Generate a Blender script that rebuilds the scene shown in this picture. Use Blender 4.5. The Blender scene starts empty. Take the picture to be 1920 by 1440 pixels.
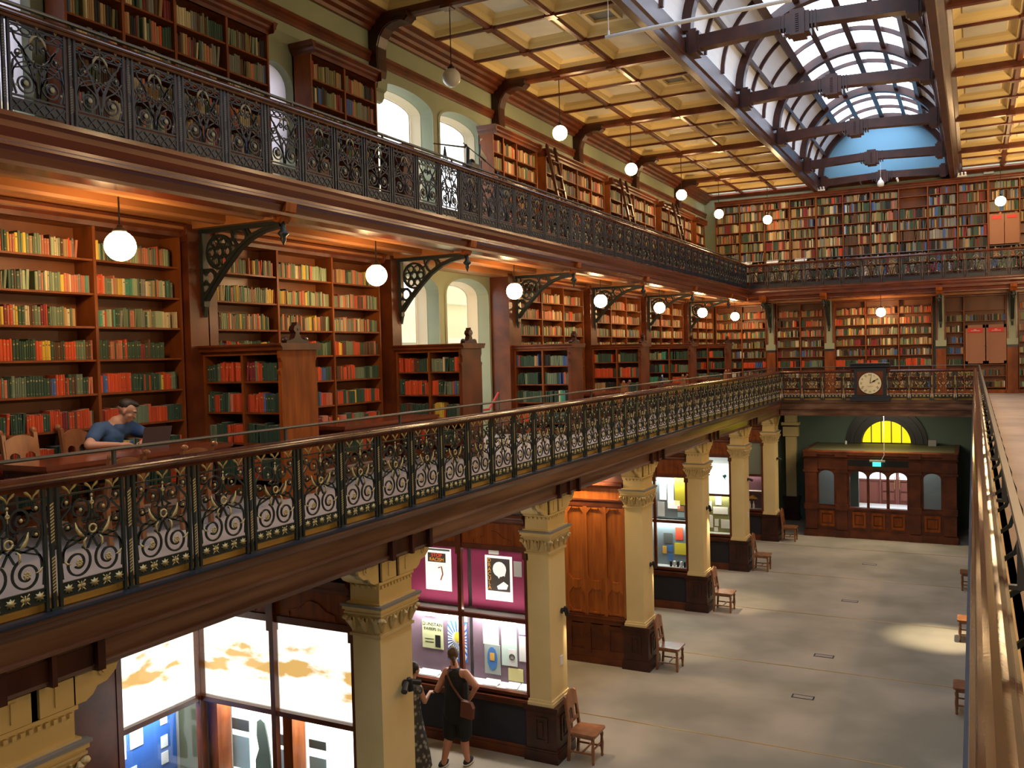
import bpy, math, random
from mathutils import Vector, Matrix
from math import pi, sin, cos, sqrt, atan2
R = random.Random(7)
C = bpy.context.scene.collection
BAY = 4.27
# ------------------------------------------------------------------ camera
YAW, PIT, ROL, FPX = .4741, .0317, -.0251, 1689.57
cy, sy, cp, sp, cr, sr = cos(YAW), sin(YAW), cos(PIT), sin(PIT), cos(ROL), sin(ROL)
r0 = Vector((cy, sy, 0)); f0 = Vector((-sy, cy, 0)); u0 = Vector((0, 0, 1))
fw = f0*cp-u0*sp; up1 = u0*cp+f0*sp; rt = r0*cr+up1*sr; upv = -r0*sr+up1*cr
CAM = Vector((0, 0, 6.13))
cam = bpy.data.objects.new('camera', bpy.data.cameras.new('camera')); C.objects.link(cam)
cam.matrix_world = Matrix(((rt.x, upv.x, -fw.x, 0), (rt.y, upv.y, -fw.y, 0), (rt.z, upv.z, -fw.z, 6.13), (0, 0, 0, 1)))
cam.data.sensor_width = 36; cam.data.lens = 36*FPX/1920; cam.data.clip_start = .05; cam.data.clip_end = 200
bpy.context.scene.camera = cam
def px(p):
    d = Vector(p)-CAM; w = d.dot(fw)
    return (960+FPX*d.dot(rt)/w, 720-FPX*d.dot(upv)/w, w) if w > .1 else (-9999, -9999, w)
# ------------------------------------------------------------------ materials
def newmat(n):
    m = bpy.data.materials.new(n); m.use_nodes = True
    return m, m.node_tree.nodes, m.node_tree.links, m.node_tree.nodes['Principled BSDF']
def flat(n, col, rough=.6, metal=0, emit=0, ecol=None, spec=.5, bump=0, bscale=60, coat=0):
    m, N, L, b = newmat(n)
    b.inputs['Base Color'].default_value = (*col, 1); b.inputs['Roughness'].default_value = rough
    b.inputs['Metallic'].default_value = metal; b.inputs['Specular IOR Level'].default_value = spec
    b.inputs['Coat Weight'].default_value = coat; b.inputs['Coat Roughness'].default_value = .12
    if emit:
        b.inputs['Emission Color'].default_value = (*(ecol or col), 1); b.inputs['Emission Strength'].default_value = emit
    if bump:
        t = N.new('ShaderNodeTexCoord'); nz = N.new('ShaderNodeTexNoise'); nz.inputs['Scale'].default_value = bscale
        bp = N.new('ShaderNodeBump'); bp.inputs['Strength'].default_value = bump; bp.inputs['Distance'].default_value = .01
        L.new(t.outputs['Object'], nz.inputs['Vector']); L.new(nz.outputs['Fac'], bp.inputs['Height']); L.new(bp.outputs['Normal'], b.inputs['Normal'])
    return m
def mottled(n, c1, c2, scale=3, rough=.6, sx=(1, 1, 1), detail=4, coat=0, bump=.1, lo=.35, hi=.65, bscale=80, spec=.5):
    m, N, L, b = newmat(n)
    t = N.new('ShaderNodeTexCoord'); mp = N.new('ShaderNodeMapping'); mp.inputs['Scale'].default_value = sx
    nz = N.new('ShaderNodeTexNoise'); nz.inputs['Scale'].default_value = scale; nz.inputs['Detail'].default_value = detail
    cr_ = N.new('ShaderNodeValToRGB'); cr_.color_ramp.elements[0].position = lo; cr_.color_ramp.elements[1].position = hi
    cr_.color_ramp.elements[0].color = (*c1, 1); cr_.color_ramp.elements[1].color = (*c2, 1)
    L.new(t.outputs['Object'], mp.inputs['Vector']); L.new(mp.outputs['Vector'], nz.inputs['Vector'])
    L.new(nz.outputs['Fac'], cr_.inputs['Fac']); L.new(cr_.outputs['Color'], b.inputs['Base Color'])
    b.inputs['Roughness'].default_value = rough; b.inputs['Coat Weight'].default_value = coat; b.inputs['Coat Roughness'].default_value = .15
    b.inputs['Specular IOR Level'].default_value = spec
    if bump:
        n2 = N.new('ShaderNodeTexNoise'); n2.inputs['Scale'].default_value = bscale
        bp = N.new('ShaderNodeBump'); bp.inputs['Strength'].default_value = bump; bp.inputs['Distance'].default_value = .01
        L.new(mp.outputs['Vector'], n2.inputs['Vector']); L.new(n2.outputs['Fac'], bp.inputs['Height']); L.new(bp.outputs['Normal'], b.inputs['Normal'])
    return m
MT = {}
MT['wood'] = mottled('varnished_mahogany', (.08, .018, .006), (.16, .038, .011), 3, .38, (1, 1, 1), 5, .15, .06, spec=.4)
MT['fasciaup'] = mottled('glossy_red_fascia', (.09, .018, .007), (.16, .034, .011), 2, .24, (1, .25, 3), 5, .4, .03)
MT['fascia'] = mottled('sheen_mottled_fascia', (.1, .042, .024), (.27, .15, .1), 1.6, .34, (1, .25, 4), 6, .35, .05, .4, .7)  # blotchy reflections painted in as paler mottling
MT['dark'] = mottled('dark_mahogany', (.03, .009, .006), (.065, .018, .01), 3, .36, (1, 1, 1), 5, .12, .06, spec=.35)
MT['case'] = mottled('bookcase_wood', (.15, .038, .009), (.26, .072, .015), 5, .5, (1, 1, .3), 5, .05, .05, spec=.25)
MT['caseback'] = mottled('bookcase_back', (.13, .038, .012), (.2, .062, .018), 2, .5, (1, 1, .4), 4, .05, .03)
MT['oak'] = mottled('golden_oak', (.2, .045, .006), (.34, .085, .011), 4, .5, (3, 3, .4), 5, .03, .04, spec=.2)
MT['panelwood'] = mottled('orange_panelling', (.3, .075, .013), (.46, .135, .022), 4, .3, (4, 4, .35), 5, .5, .04)
MT['soffit'] = mottled('gallery_soffit_timber', (.3, .12, .04), (.42, .17, .055), 2, .38, (1, .2, 1), 4, .3, .03)
MT['table'] = mottled('table_top_wood', (.17, .04, .018), (.26, .07, .03), 4, .22, (1, .2, 1), 4, .6, .02)
MT['chair'] = mottled('chair_wood', (.24, .085, .03), (.36, .14, .05), 8, .35, (1, 1, .4), 4, .4, .03)
MT['iron'] = flat('painted_iron', (.014, .022, .021), .42, 0, spec=.45)
MT['ironblue'] = flat('navy_painted_iron', (.012, .018, .032), .4, 0, spec=.5)
MT['gilt'] = flat('gilding', (.5, .41, .19), .45, .35)
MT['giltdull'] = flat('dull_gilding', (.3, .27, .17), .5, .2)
MT['kerb'] = mottled('ochre_kerb', (.42, .24, .05), (.55, .34, .08), 3, .5)
MT['cream'] = mottled('cream_column_paint', (.72, .55, .25), (.78, .6, .29), 2, .55, bump=.04)
MT['grey'] = flat('grey_moulding_paint', (.24, .23, .22), .55)
MT['green'] = mottled('sage_wall_paint', (.27, .31, .21), (.31, .35, .24), 1.2, .6, bump=.03)
MT['dgreen'] = mottled('dark_green_wall', (.07, .11, .085), (.085, .13, .1), 1.2, .6, bump=.03)
MT['bluegreen'] = flat('daylit_tympanum', (.2, .42, .58), .7)  # green wall with the blue of the daylight put into its colour
MT['ochre'] = flat('ceiling_coffer_cream', (.74, .58, .27), .55)
MT['coffer'] = mottled('ceiling_boards', (.66, .61, .47), (.74, .7, .56), 2, .6, bump=.02)
MT['whiteboard'] = flat('white_vault_boards', (.76, .8, .86), .6)
MT['carpet'] = None
MT['carpet2'] = mottled('gallery_carpet', (.36, .3, .26), (.44, .37, .32), 1.2, .95, bump=.3, bscale=300, spec=.1)
MT['navy'] = flat('charcoal_felt', (.025, .024, .033), .9)
MT['black'] = flat('black_paint', (.012, .013, .015), .4)
MT['white'] = flat('white_paint', (.8, .8, .78), .5)
MT['paper'] = flat('paper', (.75, .74, .7), .8)
MT['steel'] = flat('blackened_steel_rail', (.1, .1, .1), .3, .5)
MT['rail'] = mottled('polished_handrail', (.045, .01, .005), (.1, .026, .01), 6, .15, (1, .2, 1), 4, .1, .03)
MT['brass'] = flat('brass_strip', (.6, .38, .12), .35, .7)
MT['skin'] = flat('skin', (.55, .3, .2), .55)
MT['skin2'] = flat('ruddy_skin', (.62, .29, .19), .55)  # redder skin tone
MT['hair'] = flat('dark_hair', (.02, .014, .011), .6)
MT['hair2'] = flat('brown_hair', (.1, .055, .026), .6)
MT['tshirt'] = flat('blue_tshirt', (.04, .09, .2), .85, bump=.15, bscale=25)
MT['blackcloth'] = flat('black_cloth', (.012, .013, .015), .85, bump=.15, bscale=25)
MT['glassy'] = None
m, N, L, b = newmat('floor_carpet')   # grey-brown carpet; patches of light and shade mottled into its colour
t = N.new('ShaderNodeTexCoord'); n1 = N.new('ShaderNodeTexNoise'); n1.inputs['Scale'].default_value = .55; n1.inputs['Detail'].default_value = 3
cr1 = N.new('ShaderNodeValToRGB'); cr1.color_ramp.elements[0].position = .38; cr1.color_ramp.elements[1].position = .66
cr1.color_ramp.elements[0].color = (.34, .3, .22, 1); cr1.color_ramp.elements[1].color = (.5, .42, .32, 1)
n2 = N.new('ShaderNodeTexNoise'); n2.inputs['Scale'].default_value = 250
bp = N.new('ShaderNodeBump'); bp.inputs['Strength'].default_value = .25; bp.inputs['Distance'].default_value = .006
L.new(t.outputs['Object'], n1.inputs['Vector']); L.new(n1.outputs['Fac'], cr1.inputs['Fac']); L.new(cr1.outputs['Color'], b.inputs['Base Color'])
L.new(t.outputs['Object'], n2.inputs['Vector']); L.new(n2.outputs['Fac'], bp.inputs['Height']); L.new(bp.outputs['Normal'], b.inputs['Normal'])
b.inputs['Roughness'].default_value = .95; b.inputs['Specular IOR Level'].default_value = .1
MT['carpet'] = m
m, N, L, b = newmat('clear_glass')
N.remove(b); o_ = [x for x in N if x.type == 'OUTPUT_MATERIAL'][0]
tr = N.new('ShaderNodeBsdfTransparent'); gl = N.new('ShaderNodeBsdfGlossy'); gl.inputs['Roughness'].default_value = .03; mx = N.new('ShaderNodeMixShader')
lw = N.new('ShaderNodeLayerWeight'); lw.inputs['Blend'].default_value = .5; pw = N.new('ShaderNodeMath'); pw.operation = 'POWER'; pw.inputs[1].default_value = 4
fr = N.new('ShaderNodeMath'); fr.operation = 'MULTIPLY_ADD'; fr.inputs[1].default_value = .5; fr.inputs[2].default_value = .02; L.new(lw.outputs['Facing'], pw.inputs[0]); L.new(pw.outputs[0], fr.inputs[0])
L.new(fr.outputs[0], mx.inputs[0]); L.new(tr.outputs[0], mx.inputs[1]); L.new(gl.outputs[0], mx.inputs[2]); L.new(mx.outputs[0], o_.inputs[0])
MT['glass'] = m
m, N, L, b = newmat('book_cloth')
at = N.new('ShaderNodeAttribute'); at.attribute_name = 'Col'; L.new(at.outputs['Color'], b.inputs['Base Color'])
b.inputs['Roughness'].default_value = .55; b.inputs['Specular IOR Level'].default_value = .35
MT['book'] = m
MT['opal'] = flat('lit_opal_globe', (.9, .85, .75), .3, 0, 38, (1, .64, .3))
MT['opaloff'] = flat('unlit_opal_globe', (.72, .68, .6), .25)
MT['sky'] = flat('skylight_glass', (.8, .85, .9), .4, 0, 3.0, (.7, .82, 1))
MT['fan'] = flat('yellow_lit_glass', (.85, .75, .02), .4, 0, .42, (1, .84, .0))
MT['exitg'] = flat('exit_sign_green', (.02, .5, .3), .4, 0, 1.6, (.05, .85, .5))
def glow_print(n, base, strength, marks):   # photo mural with the pane's brightness put in as glow: pale print with sepia marks
    m, N, L, b = newmat(n)
    t = N.new('ShaderNodeTexCoord'); mp = N.new('ShaderNodeMapping'); mp.inputs['Scale'].default_value = (1.2, 1.2, 3.2)
    nz = N.new('ShaderNodeTexNoise'); nz.inputs['Scale'].default_value = 1.6; nz.inputs['Detail'].default_value = 6
    cr_ = N.new('ShaderNodeValToRGB'); cr_.color_ramp.elements[0].position = .26; cr_.color_ramp.elements[1].position = .36
    cr_.color_ramp.elements[0].color = (*marks, 1); cr_.color_ramp.elements[1].color = (*base, 1)
    sx_ = N.new('ShaderNodeSeparateXYZ'); m1 = N.new('ShaderNodeMath'); m1.operation = 'SUBTRACT'; m1.inputs[1].default_value = 2.58; m2 = N.new('ShaderNodeMath'); m2.operation = 'ABSOLUTE'; m3 = N.new('ShaderNodeMath'); m3.operation = 'MULTIPLY_ADD'; m3.inputs[1].default_value = .5
    L.new(t.outputs['Object'], sx_.inputs[0]); L.new(sx_.outputs['Z'], m1.inputs[0]); L.new(m1.outputs[0], m2.inputs[0]); L.new(m2.outputs[0], m3.inputs[0]); L.new(nz.outputs['Fac'], m3.inputs[2])
    L.new(t.outputs['Object'], mp.inputs['Vector']); L.new(mp.outputs['Vector'], nz.inputs['Vector']); L.new(m3.outputs[0], cr_.inputs['Fac']); cr_.color_ramp.elements[0].position = .45; cr_.color_ramp.elements[1].position = .55
    L.new(cr_.outputs['Color'], b.inputs['Base Color']); L.new(cr_.outputs['Color'], b.inputs['Emission Color']); b.inputs['Emission Strength'].default_value = strength
    return m
MT['mural'] = glow_print('glow_mural', (1, .97, .86), .72, (.55, .33, .1))
MT['boxwhite'] = flat('glow_white_panel', (.9, .92, .9), .5, 0, 1.1, (.93, 1, .97))  # white board given its own glow for the overbright panes
def colm(n, c, rough=.6, e=0):
    if n not in MT: MT[n] = flat(n, c, rough, 0, e)
    return MT[n]
# ------------------------------------------------------------------ mesh builder
class MB:
    def __init__(s): s.v = []; s.f = []; s.m = []; s.c = []
    def face(s, idx, mi=0): s.f.append(idx); s.m.append(mi)
    def box(s, x0, y0, z0, x1, y1, z1, mi=0):
        if x0 > x1: x0, x1 = x1, x0
        if y0 > y1: y0, y1 = y1, y0
        if z0 > z1: z0, z1 = z1, z0
        b = len(s.v)
        s.v += [(x0, y0, z0), (x1, y0, z0), (x1, y1, z0), (x0, y1, z0), (x0, y0, z1), (x1, y0, z1), (x1, y1, z1), (x0, y1, z1)]
        for q in ((0, 3, 2, 1), (4, 5, 6, 7), (0, 1, 5, 4), (1, 2, 6, 5), (2, 3, 7, 6), (3, 0, 4, 7)): s.face([b+i for i in q], mi)
    def prism(s, P, ax, a, b_, mi=0):
        n = len(P); b = len(s.v)
        ar = sum(P[i][0]*P[(i+1) % n][1]-P[(i+1) % n][0]*P[i][1] for i in range(n))
        if ar < 0: P = P[::-1]
        f = {'Y': lambda p, t: (p[0], t, p[1]), 'X': lambda p, t: (t, p[0], p[1]), 'Z': lambda p, t: (p[0], p[1], t)}[ax]
        s.v += [f(p, a) for p in P]+[f(p, b_) for p in P]
        fl = (ax == 'Y') != (b_ < a)
        def add(q): s.face(q[::-1] if fl else q, mi)
        add([b+i for i in range(n)][::-1]); add([b+n+i for i in range(n)])
        for i in range(n): j = (i+1) % n; add([b+i, b+j, b+n+j, b+n+i])
    def tube(s, P, r, n=8, mi=0, cap=True, sx=1., sy_=1.):
        P = [Vector(p) for p in P]; k = len(P); b = len(s.v); rs = r if isinstance(r, (list, tuple)) else [r]*k
        ref = None
        for i, p in enumerate(P):
            t = (P[min(i+1, k-1)]-P[max(i-1, 0)]).normalized()
            if ref is None: ref = Vector((0, 0, 1)) if abs(t.z) < .9 else Vector((0, 1, 0))
            a = t.cross(ref).normalized(); c = a.cross(t).normalized(); ref = c
            for j in range(n):
                w = 2*pi*j/n; s.v.append(tuple(p+a*(cos(w)*rs[i]*sx)+c*(sin(w)*rs[i]*sy_)))
        for i in range(k-1):
            for j in range(n): q = (j+1) % n; s.face([b+i*n+j, b+i*n+q, b+i*n+n+q, b+i*n+n+j][::-1], mi)
        if cap: s.face([b+j for j in range(n)], mi); s.face([b+(k-1)*n+j for j in range(n)][::-1], mi)
    def ball(s, c, r, n=12, m=8, mi=0, sc=(1, 1, 1)):
        b = len(s.v); s.v.append((c[0], c[1], c[2]+r*sc[2]))
        for i in range(1, m):
            a = pi*i/m
            for j in range(n): w = 2*pi*j/n; s.v.append((c[0]+r*sc[0]*sin(a)*cos(w), c[1]+r*sc[1]*sin(a)*sin(w), c[2]+r*sc[2]*cos(a)))
        s.v.append((c[0], c[1], c[2]-r*sc[2])); e = len(s.v)-1
        for j in range(n):
            q = (j+1) % n; s.face([b, b+1+j, b+1+q], mi); s.face([e, e-n+q, e-n+j], mi)
            for i in range(m-2): s.face([b+1+i*n+j, b+1+i*n+n+j, b+1+i*n+n+q, b+1+i*n+q], mi)
    def lathe(s, prof, c=(0, 0, 0), n=12, mi=0):   # prof: (r, z)
        b = len(s.v); k = len(prof)
        for r, z in prof:
            for j in range(n): w = 2*pi*j/n; s.v.append((c[0]+r*cos(w), c[1]+r*sin(w), c[2]+z))
        for i in range(k-1):
            for j in range(n): q = (j+1) % n; s.face([b+i*n+j, b+i*n+q, b+i*n+n+q, b+i*n+n+j], mi)
        s.face([b+j for j in range(n)][::-1], mi); s.face([b+(k-1)*n+j for j in range(n)], mi)
    def ribbon(s, P, hw, y0, y1, mi=0, ax='XZ'):   # flat bar bent along a 2-D path; section hw*2 by (y1-y0)
        k = len(P); b = len(s.v); hs = hw if isinstance(hw, (list, tuple)) else [hw]*k
        for i in range(k):
            p = P[i]; q = P[min(i+1, k-1)]; o = P[max(i-1, 0)]
            dx, dy = q[0]-o[0], q[1]-o[1]; l = sqrt(dx*dx+dy*dy) or 1; nx, ny = -dy/l*hs[i], dx/l*hs[i]
            for (a, c) in ((p[0]+nx, p[1]+ny), (p[0]-nx, p[1]-ny)):
                for t in (y0, y1): s.v.append((a, t, c) if ax == 'XZ' else (t, a, c))
        for i in range(k-1):
            o = b+i*4; e = o+4
            for q in ((o, o+2, e+2, e), (o+1, e+1, e+3, o+3), (o, e, e+1, o+1), (o+2, o+3, e+3, e+2)): s.face(list(q), mi)
        s.face([b, b+1, b+3, b+2], mi); e = b+(k-1)*4; s.face([e, e+2, e+3, e+1], mi)
    def poly(s, pts, mi=0): b = len(s.v); s.v += [tuple(p) for p in pts]; s.face(list(range(b, b+len(pts))), mi)
    def build(s, name, mats, parent=None, smooth=False, org=None, xf=None, cols=None):
        me = bpy.data.meshes.new(name)
        v = s.v
        if parent is not None and org is None: org = ORG.get(parent.name, (0, 0, 0))
        if org: v = [(a-org[0], b-org[1], c-org[2]) for a, b, c in v]
        me.from_pydata(v, [], s.f)
        for mm in (mats if isinstance(mats, (list, tuple)) else [mats]): me.materials.append(MT[mm] if isinstance(mm, str) else mm)
        if any(s.m): me.polygons.foreach_set('material_index', s.m)
        if smooth: me.polygons.foreach_set('use_smooth', [True]*len(me.polygons))
        if cols:
            ca = me.color_attributes.new('Col', 'FLOAT_COLOR', 'CORNER'); buf = []
            for p, c in zip(s.f, cols): buf += [c[0], c[1], c[2], 1]*len(p)
            ca.data.foreach_set('color', buf)
        me.validate(); o = bpy.data.objects.new(name, me); C.objects.link(o)
        if parent is not None: o.parent = parent
        elif org: o.location = org
        return o
ORG = {}
def thing(name, label, cat, loc=(0, 0, 0), rz=0, group=None, kind=None):
    o = bpy.data.objects.new(name, None); C.objects.link(o); o.location = loc; o.rotation_euler = (0, 0, rz); o.empty_display_size = .1
    if rz == 0: ORG[o.name] = tuple(loc)
    o['label'] = label; o['category'] = cat
    if group: o['group'] = group
    if kind: o['kind'] = kind
    return o
def local(o): ORG[o.name] = (0, 0, 0); return o      # parts of this thing are written in its own frame
def tag(o, label, cat, group=None, kind=None):
    o['label'] = label; o['category'] = cat
    if group: o['group'] = group
    if kind: o['kind'] = kind
    return o
def struct(name, mb, mats, smooth=False): o = mb.build(name, mats, None, smooth); o['kind'] = 'structure'; return o
def dup(root, loc, rz=None, label=None, group=None):
    r = root.copy(); C.objects.link(r); r.location = loc
    if rz is not None: r.rotation_euler = (0, 0, rz)
    if label: r['label'] = label
    if group: r['group'] = group
    for ch in list(root.children):
        c = ch.copy(); C.objects.link(c); c.parent = r
        for g in list(ch.children): d = g.copy(); C.objects.link(d); d.parent = c
    return r
def text(name, body, size, mat, loc, rot, parent=None, ext=.001, align='CENTER'):
    cu = bpy.data.curves.new(name, 'FONT'); cu.body = body; cu.size = size; cu.extrude = ext; cu.align_x = align; cu.align_y = 'CENTER'
    cu.materials.append(MT[mat] if isinstance(mat, str) else mat)
    o = bpy.data.objects.new(name, cu); C.objects.link(o)
    bpy.context.view_layer.update(); me = bpy.data.meshes.new_from_object(o.evaluated_get(bpy.context.evaluated_depsgraph_get())); bpy.data.objects.remove(o)
    o = bpy.data.objects.new(name, me); C.objects.link(o)
    if parent is not None:
        g = ORG.get(parent.name, (0, 0, 0)); o.parent = parent; loc = tuple(a-b for a, b in zip(loc, g))
    o.location = loc; o.rotation_euler = rot; return o
def arc(cx, cz, r, a0, a1, n=12, rz=None): return [(cx+r*cos(a0+(a1-a0)*i/n), cz+(rz or r)*sin(a0+(a1-a0)*i/n)) for i in range(n+1)]
def spiral(cx, cz, r0_, r1_, a0, turns, n=26): return [(cx+(r0_+(r1_-r0_)*i/n)*cos(a0+turns*2*pi*i/n), cz+(r0_+(r1_-r0_)*i/n)*sin(a0+turns*2*pi*i/n)) for i in range(n+1)]
MX = -5.4     # mirror: x -> MX - x
exec_order = []
# ================================================================== THE ROOM
XW, XRW, YB, YE = -8.85, 3.45, -5.5, 33.32
ZG1, ZG2, ZC = 4.52, 8.21, 11.78
def arch_loop(ya, yb, sill, spring, rise, sh=0., n=16):
    yc, hw = (ya+yb)/2, (yb-ya)/2-sh
    P = [(yc+hw, sill+sh)]
    for i in range(n+1):
        a = pi*i/n; P.append((yc+hw*cos(a), spring+(rise-sh*.6)*sin(a)**.85))
    P.append((yc-hw, sill+sh)); return P
def arched_wall(mb, X, y0, y1, z0, z1, ops, mi=0):
    y = y0
    for (ya, yb, sill, spring, rise) in sorted(ops):
        mb.poly([(X, y, z0), (X, ya, z0), (X, ya, z1), (X, y, z1)], mi)
        if sill > z0+.01: mb.poly([(X, ya, z0), (X, yb, z0), (X, yb, sill), (X, ya, sill)], mi)
        P = arch_loop(ya, yb, sill, spring, rise)[1:-1]
        for i in range(len(P)-1): mb.poly([(X, P[i+1][0], P[i+1][1]), (X, P[i][0], P[i][1]), (X, P[i][0], z1), (X, P[i+1][0], z1)], mi)
        y = yb
    mb.poly([(X, y, z0), (X, y1, z0), (X, y1, z1), (X, y, z1)], mi)
def loops(mb, X0, L0, X1, L1, mi):
    n = len(L0)
    for i in range(n):
        j = (i+1) % n; mb.poly([(X0, *L0[i]), (X0, *L0[j]), (X1, *L1[j]), (X1, *L1[i])], mi)
UP = [(4.6, 6.3, 8.75, 10.3, .4), (9.6, 10.44, 8.75, 10.05, .36), (12.42, 14.3, 8.75, 10.56, .28), (14.55, 16.32, 8.75, 10.56, .28)]
LO = [(12.5, 14.34, 5.25, 7.3, .36), (14.62, 16.27, 4.56, 7.3, .36)]
w = MB()
arched_wall(w, XW, YB, YE, ZG2, 12.2, UP); arched_wall(w, XW, YB, YE, ZG1-.4, ZG2, LO)
w.poly([(XW, YB, 0), (XW, YE, 0), (XW, YE, ZG1-.4), (XW, YB, ZG1-.4)])
for op in UP+LO:
    L0, L1, L2, L3 = arch_loop(*op), arch_loop(*op, .07), arch_loop(*op, .08), arch_loop(*op, .16)
    loops(w, XW, L0, XW-.2, L1, 0); loops(w, XW-.2, L1, XW-.21, L2, 0); loops(w, XW-.21, L2, XW-.42, L3, 1)
    e = MB(); loops(e, XW+.012, arch_loop(*op, -.07), XW+.012, L0, 0); loops(e, XW+.012, L0, XW-.01, L0, 0)
    w.v += [(a, b_, c) for a, b_, c in e.v]; o_ = len(w.v)-len(e.v); w.f += [[i+o_ for i in f] for f in e.f]; w.m += e.m
# outer skin of the wall so daylight only enters by the openings
for (z0, z1, ops) in ((ZG2, 12.2, UP), (0, ZG2, LO)):
    arched_wall(w, XW-.42, YB, YE, z0, z1, [(a+.16, b_-.16, c+.16, d, e_-.1) for a, b_, c, d, e_ in ops], 1)
struct('wall_left', w, ['green', colm('cream_reveal', (.72, .62, .42))])
for i, op in enumerate(UP+LO):
    g = MB(); L = arch_loop(*op, .16); g.poly([(XW-.4, *p) for p in L]); yc = (op[0]+op[1])/2
    for k in (0, 1): pass
    loops(g, XW-.39, L, XW-.39, arch_loop(*op, .2), 1)
    struct('window_%d' % (i+1), g, ['glass', 'white'])
m, N, L, b = newmat('translucent_blind'); N.remove(b); tl = N.new('ShaderNodeBsdfTranslucent'); tl.inputs[0].default_value = (.85, .82, .9, 1); df = N.new('ShaderNodeBsdfDiffuse'); df.inputs[0].default_value = (.8, .77, .8, 1); mx = N.new('ShaderNodeMixShader'); mx.inputs[0].default_value = .4
L.new(tl.outputs[0], mx.inputs[1]); L.new(df.outputs[0], mx.inputs[2]); L.new(mx.outputs[0], [x for x in N if x.type == 'OUTPUT_MATERIAL'][0].inputs[0]); MT['blind'] = m
for k, (ya, yb) in enumerate(((4.62, 6.28), (9.62, 10.42))):
    g = MB(); g.box(XW-.1, ya, 9.15 if k else 8.9, XW-.098, yb, 10.6)
    tag(g.build('roller_blind', 'blind'), 'pale roller blind in the '+('upper window at the left picture edge', 'small arched window between two upper bookcases')[k], 'blind')
g = MB(); g.box(XRW, YB, 0, XRW+.2, YE, 12.2); struct('wall_right', g, 'green')
g = MB(); g.box(XW-.5, YB-.2, 0, XRW+.2, YB, 12.2); struct('wall_back', g, 'green')
g = MB(); g.box(XW-.52, YB-.2, -.1, XRW+.2, YE+4.6, 0); struct('floor', g, 'carpet')
# end wall, with the lobby doorway and the fanlight arch cut through at ground level
g = MB()
AX, AR, AZ = -2.7, .8, 2.79
g.box(XW-.5, YE, ZG1-.42, XRW+.2, YE+.2, 12.05, 0)
g.box(XW-.5, YE, 0, -4.3, YE+.2, ZG1-.42, 1); g.box(-1.1, YE, 0, XRW+.2, YE+.2, ZG1-.42, 1)
P = arc(AX, AZ, AR, 0, pi, 20)
def yface(mb, pts, y, mi): mb.poly([(a, y, c) for a, c in pts], mi)
for i in range(20): yface(g, [P[i], P[i+1], (P[i+1][0], 4.1), (P[i][0], 4.1)], YE, 1)
yface(g, [(-4.3, AZ), (AX-AR, AZ), (AX-AR, 4.1), (-4.3, 4.1)], YE, 1); yface(g, [(AX+AR, AZ), (-1.1, AZ), (-1.1, 4.1), (AX+AR, 4.1)], YE, 1)
g.box(-4.3, YE, 2.5, -1.1, YE+.2, AZ, 1); g.box(-4.3, YE, 0, -3.62, YE+.2, 2.5, 1); g.box(-1.78, YE, 0, -1.1, YE+.2, 2.5, 1)
g.box(-5.2, YE, 12.05, -.2, YE+.2, 14.3, 2)
struct('wall_end', g, ['green', 'dgreen', 'bluegreen'])
g = MB()     # deep dark arch surround of the fanlight
for (ra, rb, ya, yb) in ((1.3, 1.16, .1, .02), (1.16, 1.04, .16, .02), (1.04, .92, .08, 0), (.92, .8, .12, 0)):
    A, B_ = arc(AX, AZ, ra, 0, pi, 28), arc(AX, AZ, rb, 0, pi, 28)
    for i in range(28):
        for q in ((A[i], A[i+1], B_[i+1], B_[i]),): yface(g, q, YE-ya, 0)
        g.poly([(A[i][0], YE-ya, A[i][1]), (A[i][0], YE, A[i][1]), (A[i+1][0], YE, A[i+1][1]), (A[i+1][0], YE-ya, A[i+1][1])])
        g.poly([(B_[i][0], YE-ya, B_[i][1]), (B_[i+1][0], YE-ya, B_[i+1][1]), (B_[i+1][0], YE, B_[i+1][1]), (B_[i][0], YE, B_[i][1])])
struct('trim_1', g, 'black')
g = MB(); yface(g, arc(AX, AZ, AR+.02, 0, pi, 24), YE+.06, 0)
for k in range(1, 5):
    x = AX-AR+k*2*AR/5; h = sqrt(max(.01, AR*AR-(x-AX)**2)); g.box(x-.014, YE+.0, AZ, x+.014, YE+.05, AZ+h, 1)
g.box(AX-AR, YE, AZ-.02, AX+AR, YE+.05, AZ+.02, 1)
A, B_ = arc(AX, AZ, AR, 0, pi, 24), arc(AX, AZ, AR-.03, 0, pi, 24)
for i in range(24): yface(g, (A[i], A[i+1], B_[i+1], B_[i]), YE+.02, 1)
struct('window_7', g, ['fan', 'black'])
# gallery slabs
VIS = (YB, YE)
for nm, z0, z1, xl, ye, mt in (('floor_lower_gallery', ZG1-.12, ZG1, -5.47, 29.05, ['carpet2', 'dark']), ('floor_upper_gallery', ZG2-.12, ZG2, -7.04, 31.93, ['carpet2', 'soffit'])):
    g = MB()
    g.box(XW, YB, z0, xl, YE, z1); g.box(MX-xl, YB, z0, XRW, YE, z1); g.box(xl, ye, z0, MX-xl, YE, z1)
    g.m = [0 if k % 6 == 1 else 1 for k in range(len(g.f))]
    struct(nm, g, mt)
g = MB()    # underside of each gallery
for (z, xl, ye) in ((4.06, -5.55, 29.1),):
    g.box(XW, YB, z, xl, YE, z+.05); g.box(MX-xl, YB, z, XRW, YE, z+.05); g.box(xl, ye, z, MX-xl, YE, z+.05)
struct('ceiling_ground_floor', g, 'dark')
g = MB()
z = 7.9; xl, ye = -7.14, 32.0
g.box(XW, YB, z, xl, YE, z+.05); g.box(MX-xl, YB, z, XRW, YE, z+.05); g.box(xl, ye, z, MX-xl, YE, z+.05)
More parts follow.
